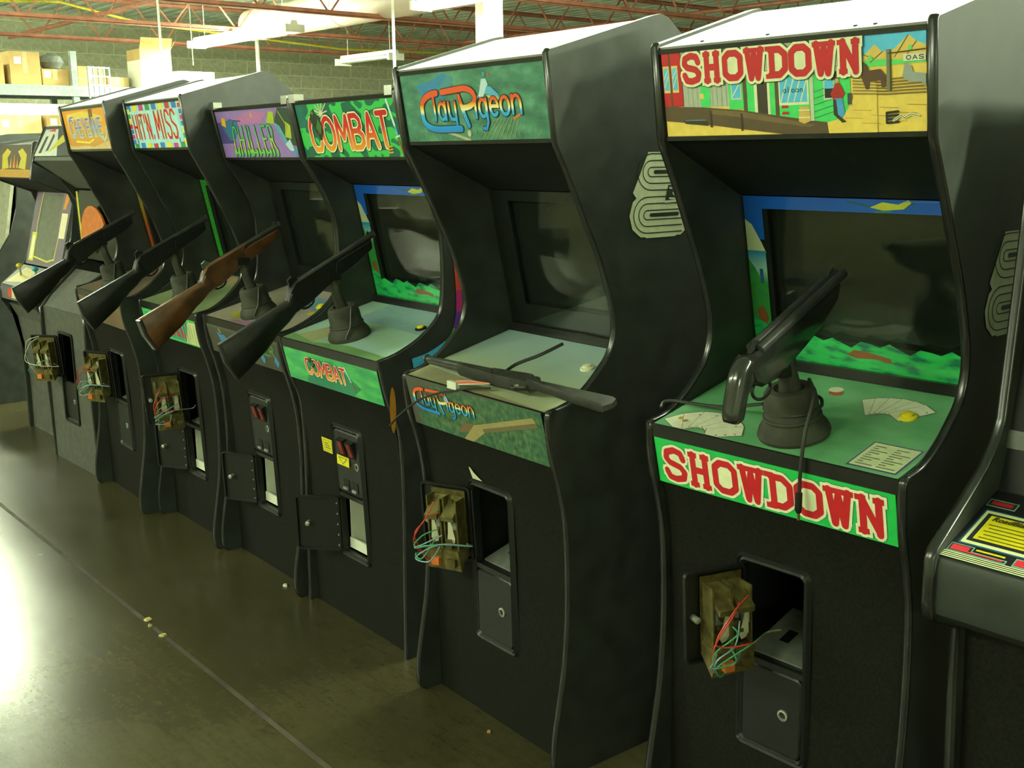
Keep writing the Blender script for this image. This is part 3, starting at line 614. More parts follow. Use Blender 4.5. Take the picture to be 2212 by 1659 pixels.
    if bt:
        N = Vector((0, -.237, .971)); p = Vector((.503, .238, .954 + .238*.243))
        MB().lathe([(.019, -.002), (.019, .005), (.016, .007)], p, N, 20).build('button_collar', BLACKM if bt == 'blk' else YELLOWB if bt == 'yel' else CREAMB, t)
        MB().lathe([(.012, .004), (.012, .011), (.008, .013)], p, N, 16).build('button', CREAMB if bt == 'crm' else YELLOWB, t)
    # prints
    mar = Art((IN, mt[0] + d.x*-.0, mt[1]) if False else (IN + .002, mb_[0] - d.x*.009, mb_[1] - d.y*.009), (W - 2*IN - .004, 0, 0), (0, mt[0] - mb_[0] + 2*d.x*.009, mt[1] - mb_[1] + 2*d.y*.009)); spec['marquee'](mar); mar.build('marquee_print', t)
    if spec.get('apron'):
        v0, v1 = spec.get('apron_v', (0, 1)); A0 = Vector((0, .0276, .817)); A1 = Vector((0, .003, .926)) if not spec.get('apron_full') else Vector((0, -.002, .953))
        if spec.get('apron_full'): A1 = Vector((0, -.006, .956)); A0 = Vector((0, .0262, .817))
        ap = Art(A0 + Vector((IN + .002, -.0015, 0)), (W - 2*IN - .004, 0, 0), A1 - A0); spec['apron'](ap); ap.build('apron_print', t)
    cpa = Art((IN, .004, .9552), (W - 2*IN, 0, 0), (0, .355, .0863)); spec['cp'](cpa); cpa.build('control_panel_print', t)
    if spec.get('bez'):
        be = Art((IN, gy(1.062) + .0065, 1.062), (W - 2*IN, 0, 0), (0, -.080, .387)); spec['bez'](be); be.build('bezel_print', t)
    if spec.get('emblem'):
        ez = spec['emblem']; em = Art((W, .24, ez), (0, .26, 0), (0, 0, .22), None); em.clip = False; emblem(em); em.build('side_emblem', t)
    if spec.get('side'): spec['side'](t)
    return t
def emblem(a):
    SV = (190, 198, 166); DK = (36, 44, 36)
    a.poly(SV, [(.067, .207), (.018, .112), (.03, .098), (.06, .10), (.19, .10), (.175, .207)], 1, False)
    a.stroke(SV, [(.062, .058), (.165, .058)], .110, 1, False)
    for cz, cx in ((.160, .078), (.058, .066)):
        for r in (.011, .027, .043):
            p = [(.185, cz + r)] + arc(cx, cz, r*1.05, r, 90, 270, 12) + [(.185, cz - r)]
            a.stroke(DK, p, .0026, 2, False)
        a.stroke(DK, [(cx + .012, cz), (.17, cz)], .009, 2, False)
    a.poly(DK, [(.135, .128), (.125, .088), (.20, .088), (.20, .128)], 3, False)
    a.stroke(SV, [(.14, .121), (.165, .119), (.152, .108), (.17, .094), (.14, .096)], .0045, 4, False); a.stroke(SV, [(.125, .088), (.20, .090)], .006, 4, False)
# ---------------------------------------------------------------- prints
CREAM = (228, 230, 190); RED = (200, 34, 42); GRN = (34, 190, 84); INK = (34, 34, 30); SAND = (236, 204, 96); TIMB = (92, 74, 50); CY = (90, 190, 235)
def mq_western(a):
    a.poly(SAND, [(0, 0), (1, 0), (1, .72), (0, .72)]); a.rect(CY, .6, .7, 1, 1, 1)
    a.poly((222, 188, 96), [(.74, .70), (.80, .80), (.835, .90), (.86, .82), (.90, .84), (.945, .97), (.97, .9), (1, .86), (1, .68), (.74, .68)], 2)
    a.poly((96, 214, 110), [(.74, .73), (.84, .75), (.92, .73), (1, .75), (1, .69), (.74, .67)], 3)
    for p in ([(.80, .80), (.83, .76)], [(.86, .82), (.82, .72)], [(.945, .97), (.90, .76)], [(.97, .9), (.94, .78)]): a.stroke(TIMB, p, .0012, 4)
    for q in ((.88, .8), (.95, .84), (.82, .77)): a.disc((96, 214, 110), *q, .004, 4)
    a.rect((150, 44, 40), 0, .36, .088, 1, 2); a.rect(RED, .0, .37, .085, 1, 3); a.rect(TIMB, .03, .37, .038, 1, 4)
    for u in (.003, .042): a.rect((232, 200, 110), u, .53, u + .028, .85, 4); a.rect(CY, u + .003, .56, u + .024, .82, 5); a.stroke(CREAM, [(u + .005, .6), (u + .022, .72)], .002, 6); a.stroke(CREAM, [(u + .005, .7), (u + .022, .8)], .002, 6)
    a.rect((176, 184, 166), .088, .34, .60, 1, 2)
    for u in (.11, .13, .15, .215, .235, .255, .275): a.stroke((140, 148, 132), [(u, .34), (u, .64)], .001, 3)
    G2 = (70, 214, 110)
    a.rect(G2, .165, .34, .205, .66, 3); a.rect((232, 200, 110), .16, .44, .178, .5, 4)
    a.rect(G2, .285, .30, .345, .66, 3); a.rect((200, 210, 200), .295, .41, .338, .66, 4); a.rect(CY, .3, .43, .333, .66, 5); a.stroke(CREAM, [(.302, .45), (.33, .58)], .002, 6)
    a.rect(TIMB, .345, .27, .36, .64, 4); a.rect(G2, .36, .26, .392, .64, 3); a.rect(CREAM, .39, .25, .402, .64, 4); a.rect((62, 52, 40), .402, .22, .442, .64, 4); a.rect(CREAM, .442, .22, .452, .64, 4)
    a.rect(G2, .452, .2, .472, .64, 3); a.rect(TIMB, .472, .19, .487, .64, 4)
    a.rect(G2, .487, .12, .75, .64, 3); a.rect(CREAM, .487, .32, .60, .62, 4); a.rect(CY, .492, .35, .594, .62, 5)
    for k in range(4): a.stroke(CREAM, [(.495 + k*.025, .36), (.52 + k*.025, .6)], .0025, 6)
    word(a, INK, 'aloon', .505, .46, .012, .06, .004, .0012, 7)
    a.rect((200, 205, 180), .605, .14, .618, .64, 5); a.rect((200, 210, 200), .655, .36, .695, .6, 5); a.rect(CY, .66, .48, .69, .6, 6); a.rect(INK, .66, .38, .69, .48, 6)
    for k in range(5): a.stroke((44, 120, 66), [(.62, .17 + k*.07), (.70, .24 + k*.07)], .0011, 5)
    a.poly(SAND, [(.67, .0), (.665, .12), (.72, .16), (.76, .36), (.77, .64), (.84, .5), (.84, 0)], 5)
    a.poly(TIMB, [(0, .37), (.17, .34), (.33, .29), (.5, .2), (.60, .15), (.665, .12), (.67, 0), (.50, 0), (.33, .07), (.17, .14), (.0, .19)], 4)
    a.poly((116, 96, 66), [(.2, .31), (.34, .27), (.62, .10), (.6, .07), (.34, .2), (.2, .26)], 5)
    a.poly((60, 52, 40), [(.08, .19), (.19, .17), (.19, .12), (.09, .15)], 5); a.rect((96, 140, 170), .09, .185, .18, .195, 6)
    for u, v in ((.2, .1), (.33, .05)): a.rect((60, 50, 36), u, v, u + .008, v + .2, 6)
    a.poly((216, 178, 96), [(.56, .14), (.565, .3), (.60, .3), (.605, .14), (.58, .11)], 6); a.stroke(CREAM, [(.562, .18), (.603, .18)], .002, 7); a.stroke(CREAM, [(.562, .26), (.603, .26)], .002, 7)
    for v in (.22, .29): a.poly(RED, [(.495, v), (.525, v), (.52, v + .03), (.5, v + .03)], 6)
    # leaning figure by the corner
    a.poly((50, 46, 40), [(.685, .56), (.73, .60), (.728, .64), (.712, .62), (.70, .66), (.69, .63)], 7); a.disc((210, 160, 110), .705, .56, .004, 7)
    a.poly((176, 38, 34), [(.68, .42), (.70, .53), (.715, .53), (.732, .42), (.72, .36), (.69, .36)], 7)
    a.poly((74, 160, 220), [(.695, .37), (.722, .37), (.73, .2), (.715, .16), (.7, .2)], 7); a.poly((60, 50, 40), [(.69, .36), (.7, .36), (.705, .2), (.735, .12), (.72, .11), (.69, .2)], 8)
    a.rect((70, 74, 66), .74, .3, .755, .42, 6)
    for k in range(6): a.stroke((150, 120, 66), [(.76, .58 - k*.033), (.87, .545 - k*.03), (1, .56 - k*.032)], .0016, 6); a.stroke(INK, [(.76, .57 - k*.033), (.87, .536 - k*.03), (1, .55 - k*.032)], .0007, 7)
    a.rect((120, 120, 96), .875, .42, .886, .84, 8); a.rect(INK, .886, .42, .889, .84, 8); a.stroke(INK, [(.88, .8), (1, .82)], .0016, 8); a.rect((220, 220, 196), .93, .71, 1, .78, 8); word(a, INK, 'OAS', .94, .725, .014, .04, .006, .0014, 9)
    a.poly((92, 62, 46), [(.79, .58), (.795, .74), (.81, .70), (.815, .64), (.855, .65), (.872, .58), (.868, .46), (.858, .46), (.855, .54), (.82, .53), (.815, .45), (.805, .45)], 8)
    a.poly((150, 160, 156), [(.925, .56), (.935, .70), (.955, .66), (.96, .60), (1, .58), (1, .44), (.985, .5), (.95, .5)], 8)
    for k in range(9): u = .1 + k*.1; a.stroke((196, 160, 74), [(.70 + .03*k, .30 - .02*(k*7 % 11)), (.76 + .03*k, .29 - .02*(k*7 % 11))], .0012, 6)
    for k in range(4): a.stroke(INK, [(.875, .20 - .035*k), (.91, .21 - .035*k)], .0042, 7)
    a.stroke(INK, [(.872, .2), (.872, .095)], .004, 7); a.stroke(CREAM, [(.895, .12), (.92, .17), (.93, .14), (.95, .18), (.975, .16)], .0045, 8); a.stroke(INK, [(.895, .12), (.92, .17), (.93, .14), (.95, .18), (.975, .16)], .001, 9)
    a.rect((214, 216, 186), .115, .66, .79, .93, 8)
    slab(a, 'SHOWDOWN', .1*a.W, .645*a.H, .0440, .0530, .0080, .0132, [(INK, .0066), (CREAM, .0055), (RED, 0)], L0=9)
def ap_western(a):
    a.rect(GRN, 0, 0, 1, 1)
    slab(a, 'SHOWDOWN', .04*a.W, .14*a.H, .0600, .074, .0092, .0156, [((60, 60, 110), .0072), (CREAM, .0062), (RED, 0)])
def cards(a, cx, cy, n, r, a0, a1, back=(216, 216, 190)):
    for k in range(n):
        an = math.radians(a0 + (a1 - a0)*k/(n-1)); d = Vector((math.cos(an), math.sin(an))); p = Vector((cx, cy)) + d*r; s = Vector((-d.y, d.x))
        q = [p - s*.022 - d*.04, p + s*.022 - d*.04, p + s*.022 + d*.04, p - s*.022 + d*.04]
        a.poly((90, 100, 90), [v + (v - p)*.05 for v in q], 2 + k*.2, False); a.poly(back, q, 2.1 + k*.2, False)
        for j in range(3): a.disc(INK if k % 2 else (150, 40, 40), *(p + d*(.025 - .02*j) - s*.014), .0025, 2.15 + k*.2, 6, False)
def cp_western(a):
    a.rect(printmat('felt_green_print', [(.3, S(84, 150, 100)), (.7, S(112, 172, 122))], noise=(6, (1, 1, 1), 4)), 0, 0, 1, 1)
    cards(a, .435, .20, 6, .075, 125, 55); cards(a, .115, -.01, 6, .07, 150, 30)
    a.rect((120, 150, 130), .80, .02, .985, .33, 1); a.rect((50, 60, 110), .805, .03, .98, .32, 2); a.rect((196, 204, 160), .81, .04, .975, .31, 3)
    for k in range(9):
        for u0, u1 in ((.825, .885), (.90, .965)): a.rect((110, 116, 96), u0, .06 + k*.026, u1 - .02*((k*5) % 3), .07 + k*.026, 4)
    for u, v, c in ((.47, .80, (180, 70, 56)), (.455, .84, (210, 210, 190)), (.10, .62, (90, 96, 130)), (.33, .55, (150, 70, 60))): a.disc(c, u, v, .017, 2, sq=.8)
    for u, v in ((.07, .12), (.1, .1)): a.disc((180, 140, 30), u, v, .006, 4)
def bez_sea(a):
    BL = printmat('sky_blue_print', [(0, S(20, 110, 210)), (1, S(20, 92, 214))])
    a.rect(BL, 0, .925, 1, 1); a.rect(BL, 0, .74, .085, .925)
    a.poly((206, 206, 176), [(0, .86), (.03, .83), (.07, .72), (.088, .66), (0, .66)], 1); a.rect(printmat('lake_print', [(0, S(60, 140, 90)), (.4, S(170, 210, 200)), (1, S(40, 140, 200))], lo=.48, hi=.66), 0, .46, .085, .67, 1)
    a.poly(printmat('shore_green_print', [(0, S(30, 110, 60)), (.5, S(60, 150, 70)), (1, S(30, 90, 110))], noise=(14, (1, 1, 1), 5)), [(0, .62), (.03, .56), (.05, .5), (.085, .46), (.085, .0), (0, 0)], 2)
    a.poly((150, 84, 50), [(.02, .3), (.05, .33), (.075, .26), (.06, .2), (.03, .22)], 3); a.rect((40, 90, 170), .05, .47, .066, .56, 3)
    GB = printmat('bush_green_print', [(.36, S(24, 120, 100)), (.5, S(44, 196, 106)), (.7, S(60, 214, 116))], noise=(11, (1, 2, 1), 6))
    p = [(0, 0), (1, 0), (1, .17)]
    for k in range(24): p.append((1 - k*.04, .165 + .02*math.sin(k*2.1) + .012*math.sin(k*5.3)))
    p += [(.085, .2), (0, .26)]
    a.poly(GB, p, 3); a.poly((160, 84, 52), [(.42, .09), (.45, .125), (.52, .12), (.60, .10), (.61, .07), (.54, .085), (.46, .075)], 4)
    a.poly((214, 206, 70), [(.55, .955), (.6, .985), (.66, .975), (.70, 1.0), (.71, .985), (.68, .95), (.6, .94)], 2); a.stroke((30, 90, 70), [(.46, .985), (.6, .945), (.72, .98)], .0035, 1); a.stroke((60, 130, 110), [(.57, .93), (.63, .935)], .004, 2); a.stroke((90, 160, 220), [(.68, .99), (1, 1.0)], .001, 2)
CLG = lambda nm, lo, hi: printmat(nm, [(0, S(20, 130, 215)), (.40, S(50, 170, 230)), (.48, S(240, 236, 206)), (.56, S(240, 200, 70)), (.64, S(228, 90, 40)), (1, S(230, 86, 40))], lo=lo, hi=hi)
def claylogo(a, m, ox, oy, sx, sy, wd, L, big=True):
    f = lambda pts: [(ox + p[0]*sx, oy + p[1]*sy) for p in pts]
    C = arc(.27, .50, .125, .20, 90, 180, 6) + [(.145, .36)] + arc(.265, .34, .12, .17, 185, 270, 6) + [(.42, .17)]
    Pp = [(.31, .705), (.46, .735)] + arc(.465, .60, .078, .135, 85, -80, 8) + [(.455, .465)]
    Ps = [(.43, .63), (.45, .42), (.478, .21)]
    for c, e, l in ((INK, wd*.5, L), (m, 0, L + 1)):
        a.stroke(c, f(C), wd*1.9 + e, l); a.stroke(c, f(Pp), wd*1.7 + e, l); a.stroke(c, f(Ps), wd*1.5 + e, l)
        x = .232
        for ch, wl, dy in (('l', .036, .02), ('a', .074, .02), ('y', .074, .02), (' ', .112, 0), ('i', .034, .03), ('g', .072, .035), ('e', .072, .045), ('o', .072, .05), ('n', .076, .06)):
            for st in GL.get(ch, []): a.stroke(c, f([(x + q[0]*wl*.85, .29 + dy + q[1]*.40) for q in st]), wd + e, l)
            x += wl
def mq_clay(a):
    a.rect(printmat('meadow_print', [(.3, S(52, 98, 80)), (.5, S(72, 132, 108)), (.7, S(104, 160, 132))], noise=(5, (1.6, 1, 1), 8)), 0, 0, 1, 1)
    a.poly((52, 130, 180), [(.13, .75), (.13, .84), (.24, .88), (.33, .97), (.40, .9), (.38, .78), (.33, .62), (.18, .6)], 1)
    a.poly((70, 140, 150), [(.15, .62), (.3, .8), (.37, .95), (.40, .86), (.36, .7)], 1)
    for k in range(26): u = .03 + k*.037; a.stroke((120, 150, 96) if k % 3 else (160, 170, 120), [(u, .03), (u + .012*(k % 5 - 2), .12 + .03*(k % 4))], .0012, 2)
    for k in range(8): a.stroke((140, 150, 96), [(.56 + k*.03, .02), (.66 + k*.022, .28)], .0022, 2)
    a.stroke((176, 172, 140), [(.27, .16), (.40, .06), (.47, 0)], .007, 2); a.disc((190, 184, 150), .47, .1, .008, 3)
    a.stroke((200, 110, 40), [(.78, .28), (.83, .34)], .006, 2)
    a.poly((190, 216, 226), [(.575, .66), (.60, .84), (.63, .84), (.64, .76), (.60, .6), (.56, .58)], 3); a.poly((90, 170, 214), [(.63, .74), (.66, .72), (.70, .62), (.71, .56), (.66, .6), (.61, .64)], 3); a.poly((200, 196, 60), [(.62, .62), (.70, .58), (.70, .54), (.64, .57)], 4); a.disc((60, 150, 170), .62, .9, .006, 4); a.stroke((196, 80, 50), [(.64, .9), (.655, .89)], .004, 4); a.disc((120, 186, 216), .55, .6, .007, 4)
    a.stroke(INK, [(.57, .6), (.55, .54)], .003, 3)
    claylogo(a, CLG('clay_title_print', .12, .78), 0, 0, 1, 1, .0084, 5)
def ap_clay(a):
    a.rect((74, 76, 62), 0, 0, 1, 1)
    a.poly(printmat('dark_grass_print', [(.3, S(38, 66, 50)), (.5, S(52, 96, 66)), (.72, S(104, 124, 72))], noise=(16, (2.2, .5, 1), 7)), [(.06, .0), (1, 0), (1, 1), (.2, .92), (.14, .5), (.05, .25)], 1)
    for k in range(40): u = .1 + k*.0225; a.stroke((120, 150, 90) if k % 2 else (70, 130, 100), [(u, .05 + .2*((k*7) % 4)), (u + .006*(k % 3 - 1), .2 + .2*((k*7) % 4))], .0011, 2)
    a.poly((150, 136, 88), [(.40, 0), (.5, .36), (.54, .40), (.94, .86), (.97, .7), (.57, .26), (.47, 0)], 3); a.poly((100, 96, 64), [(.56, .33), (.96, .78), (.97, .7), (.57, .26)], 4)
    a.poly((110, 90, 60), [(.36, .1), (.42, .35), (.5, .36), (.46, .18)], 2)
    claylogo(a, CLG('clay_small_print', .36, .88), -.05, .24, .68, .80, .0050, 5)
    a.poly((150, 170, 200), [(.30, .70), (.315, .86), (.33, .78), (.34, .64)], 6)
def cp_clay(a): a.rect(printmat('dusty_blue_print', [(0, S(158, 162, 128)), (.3, S(160, 172, 140)), (.65, S(150, 174, 164)), (1, S(144, 172, 170))]), 0, 0, 1, 1); a.poly((132, 128, 96), [(0, 0), (.98, 0), (.6, .05), (.42, .13), (.2, .16), (0, .2)], 1)
COMB = lambda nm, lo, hi: printmat(nm, [(0, S(244, 170, 50)), (.35, S(236, 110, 40)), (.65, S(214, 40, 34)), (1, S(200, 30, 34))], lo=lo, hi=hi)
def combat(a, m, u, v, cw, ch, gap, wd, rise, e):
    for c, ex, l in ((INK, e*1.5, 3), (CREAM, e, 4), (m, 0, 5)):
        word(a, c, 'COMBAT', u, v, cw, ch, gap, wd + 2*ex, l, widths=(.95, 1.15, 1.2, .95, 1.0, .85), rise=rise, rnd=True)
def soldier(a, u, v, s):
    a.poly((24, 50, 30), [(u, v), (u - .03*s, v + .2*s), (u, v + .33*s), (u + .03*s, v + .38*s), (u + .035*s, v + .30*s), (u + .08*s, v + .22*s), (u + .09*s, v - .05*s), (u + .05*s, v - .22*s)], 6)
    a.poly((60, 120, 60), [(u + .02*s, v + .02*s), (u + .06*s, v + .2*s), (u + .08*s, v + .05*s), (u + .06*s, v - .1*s)], 7); a.disc((150, 110, 70), u + .012*s, v + .30*s, .006*s, 7); a.stroke((170, 40, 30), [(u + .03*s, v - .1*s), (u + .05*s, v - .02*s)], .003*s, 7)
def mq_combat(a):
    a.rect(printmat('camouflage_print', [(0, S(24, 104, 84)), (.47, S(60, 196, 90)), (.62, S(24, 116, 88))], noise=(4.2, (1.7, .7, 1), 1, 1)), 0, 0, 1, 1)
    a.rect((28, 110, 100), 0, .55, .09, 1, 1)
    for k in range(12):
        an = k*math.pi/6 + .2; a.stroke((226, 214, 190), [(.27, .80), (.27 + .07*math.cos(an)*(1 + .3*(k % 2)), .80 + .2*math.sin(an)*(1 + .3*(k % 2)))], .004, 2)
    combat(a, COMB('combat_title_print', .08, .80), .12, .13, .104, .56, .030, .0155, .07, .0048); soldier(a, .17, .52, 1)
    a.stroke((200, 224, 226), [(.935, .95), (.975, .36)], .010, 3); a.stroke((70, 150, 210), [(.965, .5), (.98, .34)], .008, 4); a.stroke((150, 90, 40), [(.975, .3), (.995, .02)], .008, 3); a.stroke(CREAM, [(.955, .33), (1, .36)], .004, 4)
    for k in range(3): a.stroke((232, 150, 30), [(.875, .17 - .05*k), (.905, .18 - .05*k)], .0045, 4)
    a.stroke((232, 150, 30), [(.87, .17), (.87, .07)], .004, 4)
def ap_combat(a):
    a.rect(printmat('jungle_green_print', [(.3, S(44, 140, 98)), (.5, S(64, 176, 100)), (.68, S(110, 206, 96))], noise=(3, (1.5, 1, 1), 7)), 0, 0, 1, 1)
    a.poly((44, 130, 96), [(.2, 0), (.3, .85), (.6, .8), (.8, .3), (.7, 0)], 1)
    combat(a, COMB('combat_small_print', .28, .78), .24, .36, .058, .44, .014, .0085, -.05, .0030); soldier(a, .29, .66, .55)
    a.stroke((200, 224, 226), [(.67, .85), (.71, .42)], .005, 3); a.stroke((150, 90, 40), [(.71, .4), (.73, .2)], .005, 3)
def cp_combat(a): a.rect(printmat('worn_map_print', [(.3, S(140, 168, 120)), (.5, S(150, 182, 170)), (.7, S(156, 186, 188))], noise=(2.2, (1, 1, 1), 6)), 0, 0, 1, 1); a.poly((150, 150, 110), [(.05, .05), (.3, .03), (.33, .3), (.15, .35)], 1); a.poly((130, 160, 164), [(.2, .6), (.9, .55), (1, 1), (.2, 1)], 1); a.poly((104, 140, 90), [(0, 0), (1, 0), (1, .09), (.6, .12), (.3, .04), (0, .12)], 1)
def mq_chill(a):
    PU = (150, 118, 190); a.rect(PU, 0, 0, 1, 1); a.poly((186, 116, 176), [(.2, .8), (.5, .95), (.7, .9), (.6, .7), (.3, .7)], 1); a.rect((78, 70, 136), 0, .3, .2, .75, 1); a.disc((196, 170, 60), .5, .86, .008, 2)
    a.poly((60, 110, 150), [(.05, .7), (.2, .82), (.3, .74), (.22, .4), (.14, .35)], 2); a.poly((226, 170, 40), [(.06, .7), (.09, .86), (.13, .82), (.12, .64)], 3); a.stroke((40, 70, 110), [(.2, .6), (.24, .78), (.34, .76)], .004, 3)
    a.poly((170, 190, 50), [(.68, .7), (.74, .92), (.80, .9), (.78, .66)], 3); a.poly((50, 70, 60), [(.78, .7), (.86, .98), (1, .95), (1, .2), (.88, .3)], 2); a.poly((176, 190, 60), [(.88, .4), (.92, .7), (.97, .62), (.95, .36)], 3); a.poly((90, 160, 190), [(.78, .7), (.84, .62), (.9, .3), (.86, .28), (.80, .5)], 4); a.poly((180, 214, 226), [(.86, .26), (.93, .36), (.96, .1), (.9, .14)], 4); a.poly((60, 150, 200), [(.93, .12), (1, .18), (.98, .02)], 4); a.stroke((150, 170, 50), [(.86, .9), (.93, .6), (.9, .5)], .006, 4)
    GG = printmat('dripping_green_print', [(0, S(70, 190, 90)), (.35, S(190, 214, 60)), (.6, S(76, 196, 100)), (1, S(66, 180, 110))], lo=.06, hi=.66)
    for c, e, l in ((INK, .003, 5), (GG, 0, 6)):
        for i, ch in enumerate('CHILLER'):
            u = .20 + i*.083 - (.02 if i > 2 else 0); u -= 0
            for st in GL[ch]: a.stroke(c, [(u + q[0]*.055 + (.5 - q[1])*(-.05 + .014*i) * (1 if q[1] < .5 else 0), .10 + q[1]*.54) for q in st], .0078 + e, l)
            for uu in (0, .05): a.disc(c, u + uu + (-.025 + .007*i), .10, .0085 + e/2, l, sq=1.6)
def ap_chill(a):
    a.rect((70, 70, 58), 0, 0, 1, 1); a.poly((84, 84, 70), [(0, .9), (1, .9), (1, 1), (0, 1)], 1)
    a.poly((60, 130, 190), [(.14, .8), (.2, .7), (.24, .75), (.3, .55), (.24, .4), (.17, .5)], 2); a.poly((150, 80, 160), [(.17, .34), (.26, .38), (.27, .1), (.19, .08)], 2); a.poly((60, 150, 100), [(.28, .6), (.4, .7), (.42, .4), (.32, .34)], 2); a.stroke((210, 190, 50), [(.18, .9), (.2, .78)], .006, 3)
    for u in (.55, .72, .9): a.poly((60, 140, 190), [(u, .3), (u + .03, .5), (u + .06, .28), (u + .03, .1)], 2)
    word(a, (90, 150, 80), 'CHILLER', .45, .45, .05, .35, .02, .006, 3)
def cp_chill(a): a.rect(printmat('worn_purple_print', [(.3, S(136, 132, 108)), (.5, S(154, 146, 132)), (.7, S(160, 138, 146))], noise=(2.6, (1, 1, 1), 6)), 0, 0, 1, 1); a.poly((160, 152, 60), [(.15, .15), (.45, .4), (.5, .18), (.3, .08)], 1); a.poly((140, 100, 130), [(.3, .02), (.6, .14), (.9, .05), (.8, 0)], 1); a.poly((110, 150, 166), [(.5, .6), (1, .55), (1, .8), (.55, .85)], 1); a.disc((190, 176, 40), .86, .5, .018, 2)
def mq_hit(a):
    a.rect((170, 224, 234), 0, 0, 1, 1); cs = [(60, 130, 200), (240, 220, 60), (210, 70, 140), (70, 150, 90), (60, 130, 200), (230, 220, 70), (200, 60, 60)]
    for k in range(9): a.rect(cs[k % 7], .0 + k*.12, .86, .08 + k*.12, 1, 1); a.rect(cs[(k + 3) % 7], .02 + k*.12, 0, .1 + k*.12, .1 + .03*(k % 3), 1)
    for k in range(7): a.rect(cs[(k*2) % 7], 0, .1 + k*.12, .05, .2 + k*.12, 1); a.rect(cs[(k*2 + 1) % 7], .94, .08 + k*.13, 1, .18 + k*.13, 1)
    a.rect((172, 226, 236), .1, .12, .92, .84, 2)
    for k in range(8): a.disc(cs[(k*3) % 7], .1 + .11*k, .16 + .62*((k*5) % 7)/7, .007, 3, sq=1.5)
    for c, e, l in ((CREAM, .006, 4), ((196, 30, 36), 0, 5)):
        word(a, c, "HIT'N", .09, .22, .060, .54, .020, .0105 + e, l, widths=(1, .5, .9, .4, .9)); word(a, c, 'MISS', .50, .22, .072, .60, .029, .0115 + e, l, widths=(1.3, .5, 1, 1))
def ap_hit(a):
    a.rect((70, 190, 96), 0, 0, 1, 1); a.rect((56, 150, 130), .05, .08, .95, .88, 1); a.poly((210, 216, 150), [(.74, .05), (1, .05), (1, .9), (.86, .9)], 2)
    for k in range(7): a.poly((196, 52, 44), [(.1 + k*.1, .2), (.17 + k*.1, .2), (.13 + k*.09, .82)], 2)
    for k in range(12): a.stroke((60, 140, 110) if k % 2 else (226, 226, 180), [(.72 + .022*k, .1 + .06*(k % 3)), (.75 + .022*k, .8)], .003, 3)
def cp_hit(a): a.rect(printmat('dusty_green_print', [(.3, S(116, 134, 92)), (.7, S(140, 150, 112))], noise=(3, (1, 1, 1), 5)), 0, 0, 1, 1); a.poly((176, 140, 110), [(.1, .7), (.5, .8), (.5, .95), (.05, .95)], 1)
def bez_green(a):
    g = printmat('vine_green_print', [(.35, S(40, 150, 60)), (.6, S(70, 200, 70)), (.75, S(190, 120, 40))], noise=(20, (1, 3, 1), 4))
    a.rect(g, 0, 0, .075, 1); a.rect(g, 0, .94, 1, 1); a.disc((220, 110, 50), .14, .965, .01, 2); a.rect((210, 120, 50), 0, .0, .08, .06, 1)
def mq_chey(a):
    a.rect(printmat('sunset_print', [(0, S(206, 148, 66)), (.5, S(236, 168, 60)), (1, S(240, 160, 50))]), 0, 0, 1, 1)
    a.poly((240, 206, 80), [(.1, .7), (.5, .8), (.9, .66), (.9, .8), (.5, .95), (.1, .9)], 1); a.poly((120, 90, 40), [(.6, .55), (.64, .98), (.72, .98), (.7, .6)], 2); a.rect((170, 130, 50), .66, .4, .74, .6, 2)
    a.poly((220, 190, 130), [(0, 0), (1, 0), (1, .2), (.8, .14), (.6, .05), (.4, .1), (.2, .06), (0, .1)], 1); a.stroke((250, 220, 70), [(.2, .2), (.5, .16), (.62, .24)], .008, 2)
    for c, e, l in (((232, 226, 190), .008, 3), (printmat('violet_title_print', [(0, S(150, 190, 190)), (.5, S(120, 130, 200)), (1, S(150, 110, 180))], lo=.25, hi=.85), 0, 4)):
        word(a, c, 'CHEYENNE', .13, .34, .068, .40, .028, .0095 + e, l, widths=(1.3, 1, .9, 1, .9, .9, .9, .9))
        a.stroke(c, [(.13, .72), (.16, .8), (.24, .82)], .007 + e, l); a.stroke(c, [(.8, .34), (.86, .2), (.93, .3), (.96, .5)], .006 + e, l)
def ap_chey(a): a.rect((112, 92, 72), 0, 0, 1, 1); a.poly((190, 150, 70), [(.2, .2), (.35, .6), (.5, .3), (.4, .05)], 1); a.poly((150, 130, 120), [(.15, .5), (.3, .9), (.4, .7), (.3, .4)], 2); a.poly((216, 190, 60), [(.3, .15), (.45, .35), (.5, .1)], 3); word(a, (130, 90, 70), 'CHEYENNE', .3, .4, .05, .3, .02, .006, 2)
def cp_chey(a): a.rect(printmat('dusty_brown_print', [(.3, S(96, 88, 72)), (.7, S(122, 104, 88))], noise=(3, (1, 1, 1), 5)), 0, 0, 1, 1); a.poly((150, 110, 92), [(.5, .75), (1, .7), (1, .95), (.55, 1)], 1)
def bez_fire(a):
    g = printmat('yellow_to_orange_print', [(0, S(222, 76, 36)), (.45, S(226, 110, 40)), (.75, S(214, 190, 40)), (1, S(204, 204, 40))]); a.poly(g, [(0, .96), (.075, .96), (.065, .2), (.11, .0), (0, 0)])
